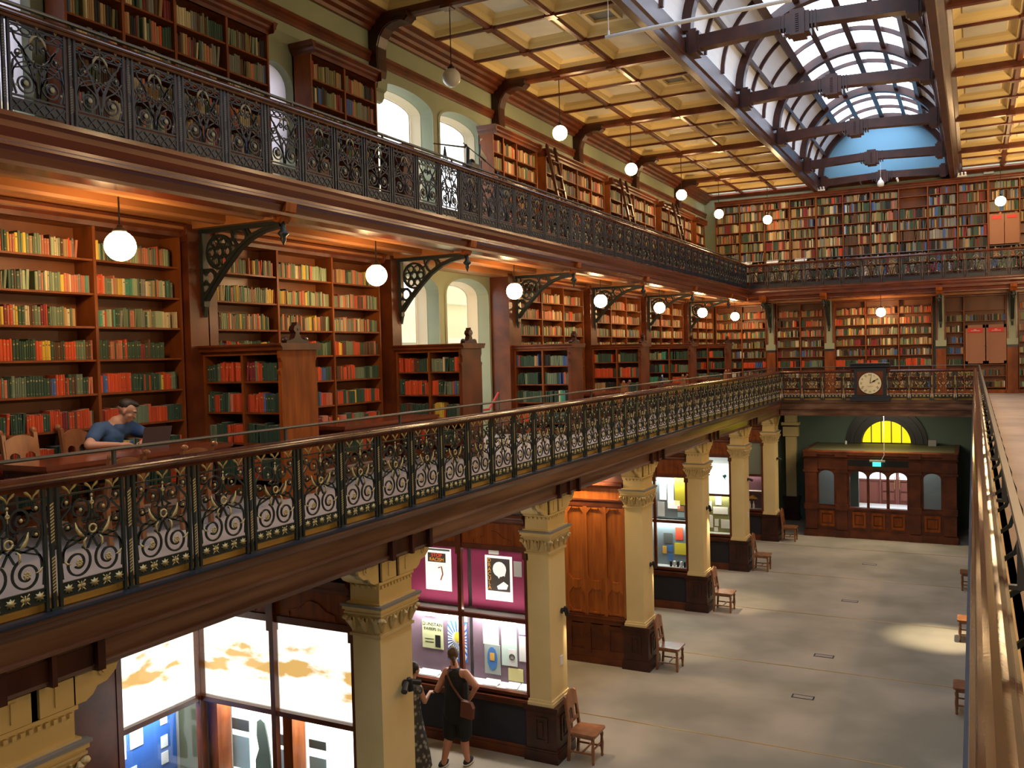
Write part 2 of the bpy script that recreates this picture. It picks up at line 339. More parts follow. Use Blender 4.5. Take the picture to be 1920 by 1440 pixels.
for x in (-7.34, -7.95, -8.52):    # boxed longitudinal joists
    g.prism([(x-.08, z), (x-.08, z-.1), (x-.05, z-.13), (x+.05, z-.13), (x+.08, z-.1), (x+.08, z)], 'Y', YB, ye+.2)
for k in range(-2, 7):
    y = 3.86+BAY*k+.0
    g.box(XW, y-.11+.0, z-.14, xl, y+.11, z)
g.prism([(32.25, z), (32.25, z-.12), (32.4, z-.12), (32.4, z)], 'X', -7.3, MX+7.3)
g.box(XW, 32.8, z-.16, XRW, YE, z); g.box(XW, YB, z-.16, XW+.42, YE, z)
struct('ceiling_under_upper_gallery', g, 'soffit')
# fascias: moulded dark timber round the void (profile offsets are towards the void)
def fascia(mb, prof, xl, ye, z, mi=0):
    mb.prism([(xl+a, z+c) for a, c in prof], 'Y', YB, ye, mi)
    mb.prism([(MX+.035-xl-a, z+c) for a, c in prof], 'Y', YB, ye, mi)
    mb.prism([(ye-a, z+c) for a, c in prof], 'X', xl-.02, MX-xl+.02, mi)
g = MB()
fascia(g, [(.1, 0), (.1, -.035), (.05, -.05), (.04, -.09), (.0, -.12), (0, -.25), (.03, -.265), (.03, -.285), (-.04, -.3), (-.05, -.44), (-.02, -.46), (-.03, -.49), (-.2, -.49), (-.2, 0)], -5.42, 29.0, ZG1)
struct('trim_2', g, 'fascia')
g = MB(); fascia(g, [(.105, .004), (.105, -.012), (-.03, -.012), (-.03, .004)], -5.42, 29.0, ZG1); struct('trim_3', g, 'ironblue')
g = MB()
fascia(g, [(.08, 0), (.08, -.04), (.05, -.07), (.045, -.12), (.0, -.19), (.0, -.22), (.02, -.235), (.02, -.26), (-.03, -.29), (-.05, -.36), (-.02, -.375), (-.02, -.41), (-.18, -.43), (-.2, -.3), (-.2, 0)], -7.0, 31.88, ZG2)
struct('trim_4', g, 'fasciaup')
g = MB(); fascia(g, [(-.06, .075), (-.06, 0), (-.14, 0), (-.14, .075)], -5.42, 29.0, ZG1); struct('trim_5', g, 'kerb')
# ------------------------------------------------------------------ main ceiling with coffers
BX = [XW+.25, -7.43, -6.26, -5.0]
BYS = [12.55+BAY/3*k for k in range(-12, 15)]
g = MB(); tr_ = MB()
def coffer(x0, x1, y0, y1):
    if x0 > x1: x0, x1 = x1, x0
    if x1-x0 < .2 or y1-y0 < .2: return
    zs = [(0, ZC+.03, 0), (.1, ZC+.05, 0), (.13, ZC+.13, 0), (.25, ZC+.18, 0), (.27, ZC+.16, 0)]
    for (a, za, _), (b_, zb, _) in zip(zs, zs[1:]):
        o = [(x0+a, y0+a), (x1-a, y0+a), (x1-a, y1-a), (x0+a, y1-a)]; i_ = [(x0+b_, y0+b_), (x1-b_, y0+b_), (x1-b_, y1-b_), (x0+b_, y1-b_)]
        for k in range(4): q = (k+1) % 4; g.poly([(*o[k], za), (*i_[k], zb), (*i_[q], zb), (*o[q], za)], 0)
    b_, zb, _ = zs[-1]; g.poly([(x0+b_, y0+b_, zb), (x0+b_, y1-b_, zb), (x1-b_, y1-b_, zb), (x1-b_, y0+b_, zb)], 1)
for side in (0, 1):
    xs = [x if side == 0 else MX-x for x in BX]
    for a, c in zip(xs, xs[1:]):
        for y0, y1 in zip(BYS, BYS[1:]): coffer(a, c, y0+.0, min(y1, YE))
    for x in xs[1:3]:
        tr_.prism([(x-.065, ZC+.06), (x-.065, ZC+.03), (x-.035, ZC), (x+.035, ZC), (x+.065, ZC+.03), (x+.065, ZC+.06)], 'Y', YB, YE-.1)
    for k, y in enumerate(BYS):
        if y > YE-.2: continue
        main = (round((y-12.55)/(BAY/3)) % 3 == 0); hwid, dz = (.1, .09) if main else (.05, .0)
        tr_.prism([(y-hwid, ZC+.08), (y-hwid, ZC+.03-dz), (y-hwid*.55, ZC-dz), (y+hwid*.55, ZC-dz), (y+hwid, ZC+.03-dz), (y+hwid, ZC+.08)], 'X', min(xs[0], xs[3]), max(xs[0], xs[3]))
        for x in xs[1:3]: tr_.box(x-.09, y-.09, ZC-dz-.015, x+.09, y+.09, ZC+.05)
struct('ceiling', g, ['ochre', 'coffer'])
struct('trim_6', tr_, 'wood')
g = MB()
for xw, sg in ((XW, 1), (XRW, -1)):     # cornice and picture rail
    g.prism([(xw+sg*a, c) for a, c in ((0, ZC+.08), (.33, ZC+.08), (.33, ZC), (.27, ZC-.03), (.25, ZC-.08), (.17, ZC-.11), (.15, ZC-.16), (.08, ZC-.19), (.06, ZC-.24), (0, ZC-.24))], 'Y', YB, YE)
    g.prism([(xw+sg*a, c) for a, c in ((0, 11.2), (.07, 11.2), (.07, 11.15), (.04, 11.12), (.04, 11.06), (.02, 11.03), (0, 11.03))], 'Y', YB, YE)
g.prism([(YE-a, c) for a, c in ((0, ZC+.06), (.25, ZC+.06), (.25, ZC+.0), (.1, ZC-.08), (.0, ZC-.1))], 'X', XW, XRW)
struct('trim_7', g, 'wood')
# ------------------------------------------------------------------ skylight vault
SX0, SX1, SC = -4.86, -.54, -2.7
HW, HZ, Z0 = 2.03, 1.84, 12.06
g = MB()
for sg in (-1, 1):
    g.prism([(SC+sg*a, c) for a, c in ((2.42, ZC+.1), (2.42, ZC-.02), (2.34, ZC-.06), (2.32, ZC-.12), (2.22, ZC-.16), (2.2, ZC-.24), (2.06, ZC-.26), (2.04, ZC-.14), (2.0, ZC-.1), (2.0, ZC+.1), (2.06, ZC+.14), (2.06, Z0+.02), (2.2, Z0+.02), (2.3, ZC+.1))], 'Y', YB, YE)
struct('trim_8', g, 'dark')
def VP(a, r=0): return (SC+(HW+r)*cos(a), Z0+(HZ+r)*sin(a))
ys = [8.13+BAY*k for k in range(-3, 6)]+[YE-.14]
DG = pi/180
g = MB()
for y in ys: g.ribbon([VP(i*DG*6) for i in range(31)], .12, y-.11, y+.11)
for y0, y1 in zip(ys, ys[1:]):
    for k in (1, 2):
        y = y0+(y1-y0)*k/3; g.ribbon([VP(i*DG*6, .03) for i in range(31)], .05, y-.03, y+.03)
for a, h in ((24, .035), (50, .08), (69, .065), (90, .07), (111, .065), (130, .08), (156, .035)):
    p, q = VP(a*DG, -.05), VP(a*DG, .09); tx, tz = -sin(a*DG), cos(a*DG)
    g.prism([(p[0]-tx*h, p[1]-tz*h), (p[0]+tx*h, p[1]+tz*h), (q[0]+tx*h, q[1]+tz*h), (q[0]-tx*h, q[1]-tz*h)], 'Y', YB, YE-.02)
struct('trim_9', g, 'dark')
g = MB()
for a0, a1 in ((0, 50), (130, 180)):
    n = 10
    for i in range(n):
        p, q = VP((a0+(a1-a0)*i/n)*DG, .06), VP((a0+(a1-a0)*(i+1)/n)*DG, .06)
        g.poly([(p[0], YB, p[1]), (p[0], YE, p[1]), (q[0], YE, q[1]), (q[0], YB, q[1])])
struct('ceiling_vault_panels', g, 'whiteboard')
g = MB()
for i in range(16):
    p, q = VP((50+5*i)*DG, .08), VP((55+5*i)*DG, .08)
    for y0, y1 in zip([YB]+ys, ys+[YE]):
        if y1-y0 > .05: g.poly([(p[0], y0, p[1]), (p[0], y1, p[1]), (q[0], y1, q[1]), (q[0], y0, q[1])])
struct('window_8', g, 'sky')
g = MB()    # tie beams across the well, with collars at middle and ends
for y in ys[2:]:
    y = min(y, YE-.3); z = 11.8
    g.prism([(SC+a, z+c) for a, c in ((-2.1, -.12), (-1.7, -.1), (0, -.02), (1.7, -.1), (2.1, -.12), (2.1, .14), (1.7, .14), (0, .2), (-1.7, .14), (-2.1, .14))], 'Y', y-.12, y+.12)
    for xc, ww in ((0, .2), (-1.86, .12), (1.86, .12)):
        for hw_, e in ((ww, .035), (ww*.62, .075)): g.box(SC+xc-hw_, y-.12-e, z-.12-e, SC+xc+hw_, y+.12+e, z+.17+e)
        if xc == 0:
            for j in range(9): g.box(SC-.028, y-.215, z-.14+j*.036, SC+.028, y-.195, z-.12+j*.036)
            for xx in (-.24, -.3, .24, .3): g.box(SC+xx-.012, y-.14, z-.1, SC+xx+.012, y+.14, z+.2)
struct('trim_10', g, 'dark')
g = MB()    # facade seen through the lower and upper windows
g.box(-12.6, 6, 0, -12.2, 24, 7.4); g.box(-12.2, 6, 6.5, -12.0, 24, 6.62); g.box(-12.2, 6, 6.3, -12.1, 24, 6.36)
g.box(-12.6, 19.6, 0, -12.1, 28, 9.3, 1); g.box(-12.1, 19.6, 7.5, -12.0, 28, 7.6, 1); g.box(-12.6, 15.9, 9.3, -12.2, 17.7, 12.2, 1); g.box(-12.9, 8, 7.4, -12.3, 24, 7.6)
tag(g.build('facade', [colm('outer_render', (.68, .66, .6)), colm('outer_cream', (.68, .64, .48))]), 'pale rendered courtyard facade outside the arched windows', 'building')
# ================================================================== RAILINGS
def panel_meshes(upper):
    I, G = MB(), MB(); H = .83; c = .305
    y0, y1 = -.007, .007
    for u in (.05, .56): I.box(u-.011, -.011, 0, u+.011, .011, H)
    I.box(.05, y0, H-.006, .56, y1, H+.006); I.box(.05, y0, .735, .56, y1, .748)
    if upper:
        I.box(.05, y0, .0, .56, y1, .014); I.box(.05, -.004, .03, .56, .004, .135); I.box(.05, y0, .15, .56, y1, .166)
        for i in range(5):
            u = .105+i*.1; I.ribbon([(u-.04, .04), (u, .08), (u+.04, .04)], .005, -.012, .012); I.ribbon([(u-.04, .12), (u, .08), (u+.04, .12)], .005, -.012, .012)
    else:
        I.box(.05, y0, .062, .56, y1, .07); I.box(.05, y0, .15, .56, y1, .158); I.box(.05, -.003, .07, .56, .003, .15)
    for sg in (-1, 1):
        f = lambda P: [(c+sg*(u-c), w_) for u, w_ in P]
        zc = .27 if upper else .268; rr = .092 if upper else .108
        I.ribbon(f(spiral(.425, zc, rr, .03, pi*.62, 1.55, 40)), .0065, y0, y1)            # big lower spiral
        I.ribbon(f([(.345, zc+.085), (.31, .42), (.24, .47), (.19, .52), (.1, .5)]), .006, y0, y1)
        I.ribbon(f([(.535, zc+.02), (.53, .36), (.49, .42), (.43, .45), (.36, .46)]), .006, y0, y1)
        I.ribbon(f([(.54, .18), (.55, .3), (.52, .38), (.43, .41), (.36, .44), (c, .46)]), .006, y0, y1)
        if upper:
            I.ribbon(f(spiral(.47, .515, .055, .012, pi*.5, 1.4, 24)), .0055, y0, y1)
            I.ribbon(f([(c+.01, .17), (.33, .3), (.38, .42), (.44, .56), (.5, .62), (.53, .7)]), .006, y0, y1)
            I.ribbon(f([(c, .2), (.36, .34), (.46, .4), (.54, .5)]), .006, y0, y1)
            I.ribbon(f(spiral(.355, .585, .035, .01, 0, 1.2, 16)), .005, y0, y1)
            G.ball((c+sg*.12, -.016, zc), .026, 8, 5, sc=(1, .35, 1)); G.ball((c+sg*.205, -.012, zc-.03), .012, 6, 4, sc=(1, .4, 1))
            G.ball((c+sg*.165, -.014, .515), .013, 6, 4, sc=(1, .4, 1)); G.ball((c+sg*.05, -.014, .585), .008, 6, 4, sc=(1, .4, 1)); G.ball((c+sg*.045, -.014, .47), .009, 6, 4, sc=(1, .4, 1))
            G.ribbon(f([(c+.005, .69), (c+.04, .675), (c+.065, .64), (c+.08, .6)]), [.004, .012, .012, .002], -.014, -.008)
        else:
            I.ribbon(f(spiral(.395, .63, .085, .02, -pi*.55, -1.5, 34)), .0065, y0, y1)    # upper spiral
            I.ribbon(f(spiral(.5, .69, .04, .01, -pi*.8, 1.2, 16)), .005, y0, y1)
            I.ribbon(f([(.46, .66), (.54, .58), (.54, .5), (.5, .44), (.42, .42), (.36, .42)]), .006, y0, y1)
            I.ribbon(f(spiral(.495, .52, .035, .01, pi*.2, 1.2, 16)), .005, y0, y1)
            I.ribbon(f([(.37, .55), (.33, .53), (c, .54)]), .006, y0, y1)
            I.box(c+sg*.035-.004, y0, .44, c+sg*.035+.004, y1, .54)
            for (u, w_, r) in ((.42, .268, .028),):
                for k in range(8): a = k*pi/4; G.ball((c+sg*(u-c)+cos(a)*.018, -.012, w_+sin(a)*.018), .0105, 6, 4, sc=(1, .5, 1))
                G.ball((c+sg*(u-c), -.016, w_), .007, 6, 4)
            G.ball((c+sg*.09, -.01, .625), .014, 6, 4, sc=(1, .5, 1)); G.ball((c+sg*.195, -.01, .69), .014, 6, 4, sc=(1, .5, 1)); G.ball((c+sg*.19, -.01, .52), .012, 6, 4, sc=(1, .5, 1))
            G.ribbon(f([(c+.135, .545), (c+.125, .5), (c+.105, .465), (c+.07, .44)]), [.002, .01, .014, .003], -.013, -.007)
            G.ribbon(f([(c+.05, .43), (c+.07, .41), (c+.072, .375), (c+.06, .35)]), [.003, .008, .008, .002], -.013, -.007)
            G.ribbon(f([(c+.225, .3), (c+.205, .275), (c+.175, .27)]), [.003, .008, .002], -.013, -.007)
    I.box(c-.004, y0, .54, c+.004, y1, .735)
    if upper:
        for k in range(5): I.ribbon(arc(.105+k*.1, .705, .045, 0, 2*pi, 12, .026), .005, y0, y1)
        I.box(.05, y0, .66, .56, y1, .672)
        for sg in (-1, 1):
            I.ribbon([(c+sg*a, b_) for a, b_ in ((.01, .17), (.03, .35), (.09, .48), (.17, .6))], .007, y0, y1); I.ribbon([(c+sg*a, b_) for a, b_ in ((.2, .17), (.24, .3), (.22, .44), (.15, .52), (.06, .62))], .007, y0, y1)
            I.prism([(c+sg*(.12+.04*cos(q*pi/6)), .27+.04*sin(q*pi/6)) for q in range(12)], 'Y', -.004, .004)  # solid discs stand in for the shade that fills the spirals
    for k in range(3):                                   # three gilded Y leaves of the crest
        u = .135+k*.17
        for sg in (-1, 1): G.ribbon([(u, .745), (u+sg*.012, .772), (u+sg*.04, .795), (u+sg*.06, .822)], [.004, .005, .011, .003], -.012, -.006)
    if not upper:
        G.ribbon(arc(c, .485, .028, 0, 2*pi, 14), .006, -.012, -.004); G.ball((c, -.008, .715), .012, 6, 4, sc=(1, .5, 1)); G.box(c-.005, -.01, .62, c+.005, -.005, .7)
        G.ribbon(arc(c, .665, .012, 0, 2*pi, 8), .004, -.012, -.004)
        for k in range(5):
            u = .105+k*.1
            if k % 2 == 0:
                P = [((.04 if j % 2 == 0 else .022)*cos(j*pi/8), (.034 if j % 2 == 0 else .019)*sin(j*pi/8)) for j in range(16)]
                G.prism([(u+a, .11+b_) for a, b_ in P], 'Y', -.0035, -.008)
            else:
                for s2 in (-1, 1): G.ball((u+s2*.017, -.005, .11), .017, 6, 4, sc=(1, .3, .9)); G.ribbon([(u+s2*.01, .125), (u+s2*.03, .145)], .004, -.008, -.0035); G.ribbon([(u+s2*.01, .095), (u+s2*.03, .075)], .004, -.008, -.0035)
                G.box(u-.003, -.008, .08, u+.003, -.0035, .14)
    return I, G
def post_meshes():
    I, G = MB(), MB(); I.box(-.012, -.012, 0, .012, .012, .84); I.box(-.03, -.02, 0, .03, .02, .02)
    for (a, b_) in ((.12, .37), (.45, .72)):
        for k in range(int((b_-a)/.022)):
            z = a+k*.022; G.poly([(-.014, -.0135, z), (.014, -.0135, z+.016), (.014, -.0135, z+.028), (-.014, -.0135, z+.012)])
            G.poly([(.0135, -.014, z+.016), (.0135, .014, z), (.0135, .014, z+.012), (.0135, -.014, z+.028)])
    return I, G
PANW = .61
def make_railing(label, x, y, rz, n, zf, upper, rail_ext, zh, nm='balustrade', first=0):
    t = thing(nm, label, 'railing', (x, y, zf), rz); local(t)
    pi_, pg = RP[upper]; qi, qg = RPOSTS[upper]
    Lk = n*PANW
    for k in range(n):
        p = bpy.data.objects.new('ironwork_panel', pi_); C.objects.link(p); p.parent = t; p.location = (k*PANW, 0, .01)
        s = bpy.data.objects.new('gilded_ornament', pg); C.objects.link(s); s.parent = p
    for k in range(n+1):
        p = bpy.data.objects.new('post', qi); C.objects.link(p); p.parent = t; p.location = (k*PANW, 0, .0)
        if k < n or 1:
            s = bpy.data.objects.new('gilded_twist', qg); C.objects.link(s); s.parent = p
    h = MB(); e0, e1 = -rail_ext[0], Lk+rail_ext[1]; yy = .095 if 'near' in label else .13; hs = .014 if 'near' in label else .022
    h.prism([(a, zh+c) for a, c in ((-.052, -.04), (-.05, -.028), (-.04, -.022), (-.036, -.012), (-.024, -.001), (-.009, .006), (.009, .006), (.024, -.001), (.036, -.012), (.04, -.022), (.05, -.028), (.052, -.04), (.046, -.055), (.034, -.06), (.03, -.078), (-.03, -.078), (-.034, -.06), (-.046, -.055))], 'X', e0, e1)
    h.box(e0, -.03, zh-.085, e1, .03, zh-.075)
    h.build('handrail', 'rail', t, org=(0, 0, 0))
    b_ = MB()
    b_.prism([(yy-hs, zh+.09), (yy+hs, zh+.09), (yy+hs+.003, zh+.1), (yy+hs, zh+.112), (yy-hs, zh+.112), (yy-hs-.003, zh+.1)], 'X', e0, e1)
    b_.build('steel_top_rail', 'steel', t, org=(0, 0, 0))
    s = MB(); s.box(-.012, yy-.012, zh-.1, .012, yy+.012, zh+.1); s.box(-.012, .03, zh-.1, .012, yy, zh-.085)
    rep(rawmesh(s, 'stanchion', 'steel'), 'stanchion', t, [(k*PANW, 0, 0) for k in range(0, n+1, 3)])
    return t
RP = {}
def rep(me, nm, par, locs):
    for l in locs: o = bpy.data.objects.new(nm, me); C.objects.link(o); o.parent = par; o.location = l
def rawmesh(mb, nm, mat, smooth=False):
    o = mb.build(nm, mat, None, smooth); me = o.data; bpy.data.objects.remove(o); return me
for u in (False, True):
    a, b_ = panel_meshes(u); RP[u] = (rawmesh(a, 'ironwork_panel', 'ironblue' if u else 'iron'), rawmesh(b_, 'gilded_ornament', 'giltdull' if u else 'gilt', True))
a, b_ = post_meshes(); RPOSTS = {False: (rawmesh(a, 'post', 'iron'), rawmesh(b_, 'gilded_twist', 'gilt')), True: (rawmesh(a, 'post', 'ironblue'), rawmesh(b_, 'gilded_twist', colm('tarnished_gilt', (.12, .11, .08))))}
# left rails face the void (+x): local x runs -> -y so that the ornament side (-y local) looks to +x
n_l = 43; y_l = 28.87; make_railing('long lower gallery railing of scrolled black iron with gilding and wooden handrail, on the left', -5.42, y_l-n_l*PANW, pi/2, n_l, ZG1, False, (0, .18), .905)
n_u = 47; y_u = 31.57; make_railing('long upper gallery railing of dense navy iron scrolls and rosettes, on the left', -7.0, y_u-n_u*PANW, pi/2, n_u, ZG2, True, (0, .36), .86)
make_railing('end railing of the lower gallery, gilded iron scrolls either side of the clock', -5.42+.05, 29.0, 0, 9, ZG1, False, (.1, .0), .905)
make_railing('end railing of the upper gallery, iron scrolls in front of the far book wall', -7.0+.06, 31.88, 0, 14, ZG2, True, (.1, .3), .86)
# the near railing on the right of the lower gallery, seen from above
n_r = 46; t = make_railing('near right railing with wide polished wooden handrail running towards the clock', .037, 28.96, -pi/2, n_r, ZG1, False, (.1, 0), .905)
g = MB()
g.ribbon([(.0, .72), (.06, .7), (.11, .74), (.135, .82), (.13, .92), (.1, 1.0)], .009, -.01, .01, ax='YZ')   # carries the steel rail
rep(rawmesh(g, 'curved_bracket', 'iron'), 'curved_bracket', t, [(k*PANW+.3, 0, 0) for k in range(n_r)])
# ================================================================== BOOKS
PAL = {'orange-red': (.56, .075, .022), 'dark green': (.035, .075, .048), 'grey-green': (.15, .2, .13), 'salmon': (.5, .17, .1), 'cream': (.58, .5, .32), 'yellow': (.66, .46, .06),
       'teal': (.06, .28, .2), 'brown': (.1, .05, .028), 'blue': (.06, .12, .32), 'grey': (.2, .2, .18), 'tan': (.38, .24, .11), 'white': (.7, .68, .62), 'maroon': (.2, .025, .03), 'black': (.02, .02, .022), 'pale green': (.3, .38, .24), 'olive': (.2, .18, .07)}
MIX = {
 'pastel': dict(zip(('grey-green', 'salmon', 'pale green', 'cream', 'yellow', 'dark green', 'grey', 'tan', 'teal', 'orange-red', 'brown', 'blue', 'maroon'), (9, 8, 5, 3, 2, 6, 3, 3, 2, 2, 3, .5, 1))),
 'redgreen': dict(zip(('orange-red', 'dark green', 'grey-green', 'brown', 'yellow', 'cream', 'blue', 'maroon', 'salmon'), (9, 8, 2, 2, .5, .4, .5, .6, 1))),
 'green': dict(zip(('dark green', 'orange-red', 'grey-green', 'tan', 'blue', 'teal', 'cream', 'black'), (12, 2.2, 2, .8, .8, .6, .4, 2))),
 'muted': dict(zip(('brown', 'tan', 'grey', 'dark green', 'grey-green', 'cream', 'maroon', 'olive', 'blue', 'salmon', 'orange-red', 'black'), (5, 5, 4, 4, 3, 3, 2, 4, 1.5, 2, .8, 2))),
 'warm': dict(zip(('tan', 'salmon', 'brown', 'cream', 'orange-red', 'olive', 'grey-green', 'maroon', 'dark green'), (6, 5, 5, 3, 2, 3, 2, 2, 2))),
 'dim': dict(zip(('brown', 'grey', 'blue', 'dark green', 'tan', 'black', 'olive', 'white', 'maroon'), (7, 5, 1.6, 4, 3, 5, 4, .5, 2)))}
RUN = {'pastel': .25, 'redgreen': .6, 'green': .7, 'warm': .35}
BOOKS = []     # (origin, udir, ddir, w, h, d, colour, tilt, info)
def book_row(o, ud, dd, length, z, mix, clear, info, fill=.97, thick=(.018, .05), tall=(.55, .72), runs=None):
    runs = RUN.get(mix, .4) if runs is None else runs
    u = .012; n = 0; names = list(MIX[mix]); wts = list(MIX[mix].values()); cur = R.choices(names, wts)[0]; h0 = R.uniform(*tall)*clear
    row = []
    end = length*fill
    while u < end-.02:
        if R.random() > runs: cur = R.choices(names, wts)[0]; h0 = R.uniform(*tall)*clear
        w = min(R.uniform(*thick), end-u-.002)
        if w < .012: break
        h = h0*R.uniform(.96, 1.04); c = PAL[cur]; j = R.uniform(.78, 1.2); tilt = 0
        if R.random() < .03: tilt = R.uniform(.05, .13); 
        row.append([(o[0]+ud[0]*u, o[1]+ud[1]*u, z), ud, dd, w, h, R.uniform(.14, .19), tuple(min(.9, x*j) for x in c), tilt, (cur, info)])
        u += w+.0012+(abs(tilt)*h*1.0 if tilt else 0)
        if R.random() < .012: u += R.uniform(.02, .06)
    N_ = len(row)
    for i, b in enumerate(row): b.append(N_-i); BOOKS.append(b)
def add_book(mb, cols, b, fine=False, org=None):
    (ox, oy, oz), ud, dd, w, h, d, c, tilt, info, _ = b
    if org: ox, oy, oz = ox-org[0], oy-org[1], oz-org[2]
    def P(u, v, z):
        uu = u+tilt*z; zz = z+ (w-u)*tilt*.0
        return (ox+ud[0]*uu+dd[0]*v, oy+ud[1]*uu+dd[1]*v, oz+zz)
    s = len(mb.v); sec = [(0, d), (0, .006), (w*.22, 0), (w*.78, 0), (w, .006), (w, d)]
    n = 6
    mb.v += [P(u, v, 0.001) for u, v in sec]+[P(u, v, h) for u, v in sec]
    pg = (.62, .56, .42)
    for i in range(5): mb.face([s+i, s+i+1, s+n+i+1, s+n+i]); cols.append(c)
    mb.face([s+n+i for i in range(6)]); cols.append(pg if not fine else c)
    if fine:
        s = len(mb.v); e = .003; mb.v += [P(e, .012, h+.0008), P(w-e, .012, h+.0008), P(w-e, d-.004, h+.0008), P(e, d-.004, h+.0008)]; mb.face([s, s+1, s+2, s+3]); cols.append(pg)
        for (a, k, cc) in ((.74, .07, (.5, .42, .22)), (.12, .02, (.5, .42, .22))):
            if (int(ox*1000)+int(oy*1000)) % 3 == 0: continue
            s = len(mb.v); mb.v += [P(w*.24, -.0008, h*a), P(w*.76, -.0008, h*a), P(w*.76, -.0008, h*(a+k)), P(w*.24, -.0008, h*(a+k))]; mb.face([s, s+1, s+2, s+3]); cols.append(tuple(x*.8 for x in cc) if info[0] not in ('yellow', 'cream', 'white') else (.2, .1, .05))
# ================================================================== BOOKCASES
ORDN = {1: '1st', 2: '2nd', 3: '3rd'}
def nth(k): return ORDN.get(k, '%dth' % k) if k < 20 else '%d%s' % (k, {1: 'st', 2: 'nd', 3: 'rd'}.get(k % 10, 'th'))
def bookcase(label, origin, rz, edges, ztop, shelves, depth=.3, mix='muted', group=None, corn=.12, info=None, mixf=None, closed_side=True, clear=.35, gaps=(), finial=False, name='bookcase', plinth=.12, cat='bookcase', bt=(.55, .72), thick=(.018, .05)):
    """edges: section boundaries along local x; shelves: top heights of the boards above origin."""
    t = thing(name, label, cat, origin, rz, group); local(t)
    f = MB(); tk = .018; E0, E1 = edges[0], edges[-1]
    for i, e in enumerate(edges):
        k = tk
        f.box(e-(0 if i == 0 else k if i < len(edges)-1 else .03), 0, 0, e+(.03 if i == 0 else k if i < len(edges)-1 else 0), depth, ztop)
    f.box(E0, .01, 0, E1, depth, min(plinth, shelves[-1]-.02)); f.box(E0+.001, -.002, ztop-.05, E1-.001, depth, ztop+.001)
    f.build('carcass', 'case', t, org=(0, 0, 0))
    b_ = MB(); b_.box(E0, depth-.02, 0, E1, depth, ztop-.02); b_.build('back_panel', 'caseback', t, org=(0, 0, 0))
    if corn:
        c = MB(); P = [(-a, ztop+z) for a, z in ((-.02, -.05), (.015, -.05), (.02, 0), (.05, .03), (.055, .06), (.1, .1), (.11, corn), (-depth, corn), (-depth, .0), (-.02, 0))]
        c.prism(P, 'X', E0, E1)
        for s_, e in ((-1, E0), (1, E1)) if depth > .31 else ():
            c.prism([(e, ztop-.04), (e+s_*.02, ztop), (e+s_*.05, ztop+.03), (e+s_*.055, ztop+.06), (e+s_*.09, ztop+corn), (e, ztop+corn)], 'Y', -.1, depth)
        c.build('cornice', 'wood', t, org=(0, 0, 0))
    cs, sn = cos(rz), sin(rz); ud = (cs, sn); dd = (-sn, cs)
    me = {}
    for i, (a, c) in enumerate(zip(edges, edges[1:])):
        key = round(c-a, 3)
        if key not in me:
            q = MB(); q.box(tk, .012, -.022, c-a-tk, depth-.02, 0); me[key] = rawmesh(q, 'shelf', 'case')
        for r, z in enumerate(shelves):
            rep(me[key], 'shelf', t, [(a, 0, z)])
            if (i, r) in gaps: continue
            o = (origin[0]+ud[0]*(a+tk)+dd[0]*.035, origin[1]+ud[1]*(a+tk)+dd[1]*.035)
            mx_ = mixf(i, r) if mixf else mix
            top = shelves[r-1] if r else ztop-.05
            book_row(o, ud, dd, c-a-2*tk, origin[2]+z, mx_, min(clear, top-z-.02), (info, i, r) if info else None, fill=.985 if R.random() < .8 else R.uniform(.8, .97), tall=bt, thick=thick)
    return t
LSH = [z-ZG1 for z in (7.29, 6.92, 6.56, 6.2, 5.83, 5.46, 5.09, 4.72)]
lmix = lambda i, r: 'pastel' if r < 3 else 'redgreen'
BXF = -8.5
LB = [(4.3, 'behind the seated man', 'tall wooden bookcase of red and green books behind the seated man', (0, 1.2, 2.4, 3.6)),
      (8.43, 'beyond the first iron bracket', 'tall wooden bookcase between the first iron bracket and the arched windows', (0, 1.17, 2.36, 3.56)),
      (16.95, 'after the windows', 'first tall bookcase to the right of the lower arched windows', (0, 1.17, 2.36, 3.56)),
      (21.22, '', 'second tall bookcase to the right of the lower arched windows', (0, 1.17, 2.36, 3.56)),
      (25.49, '', 'third tall bookcase to the right of the lower arched windows', (0, 1.17, 2.36, 3.56)),
      (29.76, '', 'last tall bookcase on the left wall before the lower gallery corner', (0, 1.1, 2.2, 3.2))]
for k, (y, inf, lab, ed) in enumerate(LB):
    bookcase(lab, (BXF, y, ZG1), pi/2, ed, 3.18, LSH, .33, info=inf or None, mixf=lmix if k < 2 else (lambda i, r: 'warm' if r < 2 else ('pastel' if r < 4 else 'green')), clear=.3, corn=.1, group='tall bookcases along the left gallery wall', bt=(.58, .72), thick=(.016, .038))
# timber piers on the left wall between the bookcases
g = MB()
for k in range(-1, 7):
    y = 8.15+BAY*k
    if k == 1: g.box(XW, 12.2, ZG1, -8.42, 12.46, 7.8); continue
    if k == 2: g.box(XW, 16.36, ZG1, -8.42, 16.9, 7.8); continue
    if y > 32.5: continue
    g.box(XW, y-.21, ZG1, -8.42, y+.08, 7.8); g.box(XW, y+.12, ZG1, -8.44, y+.26, 7.8)
    g.box(XW, y-.24, ZG1, -8.4, y+.1, ZG1+.2); g.box(XW, y-.23, 7.6, -8.4, y+.1, 7.7)
struct('trim_11', g, 'wood')
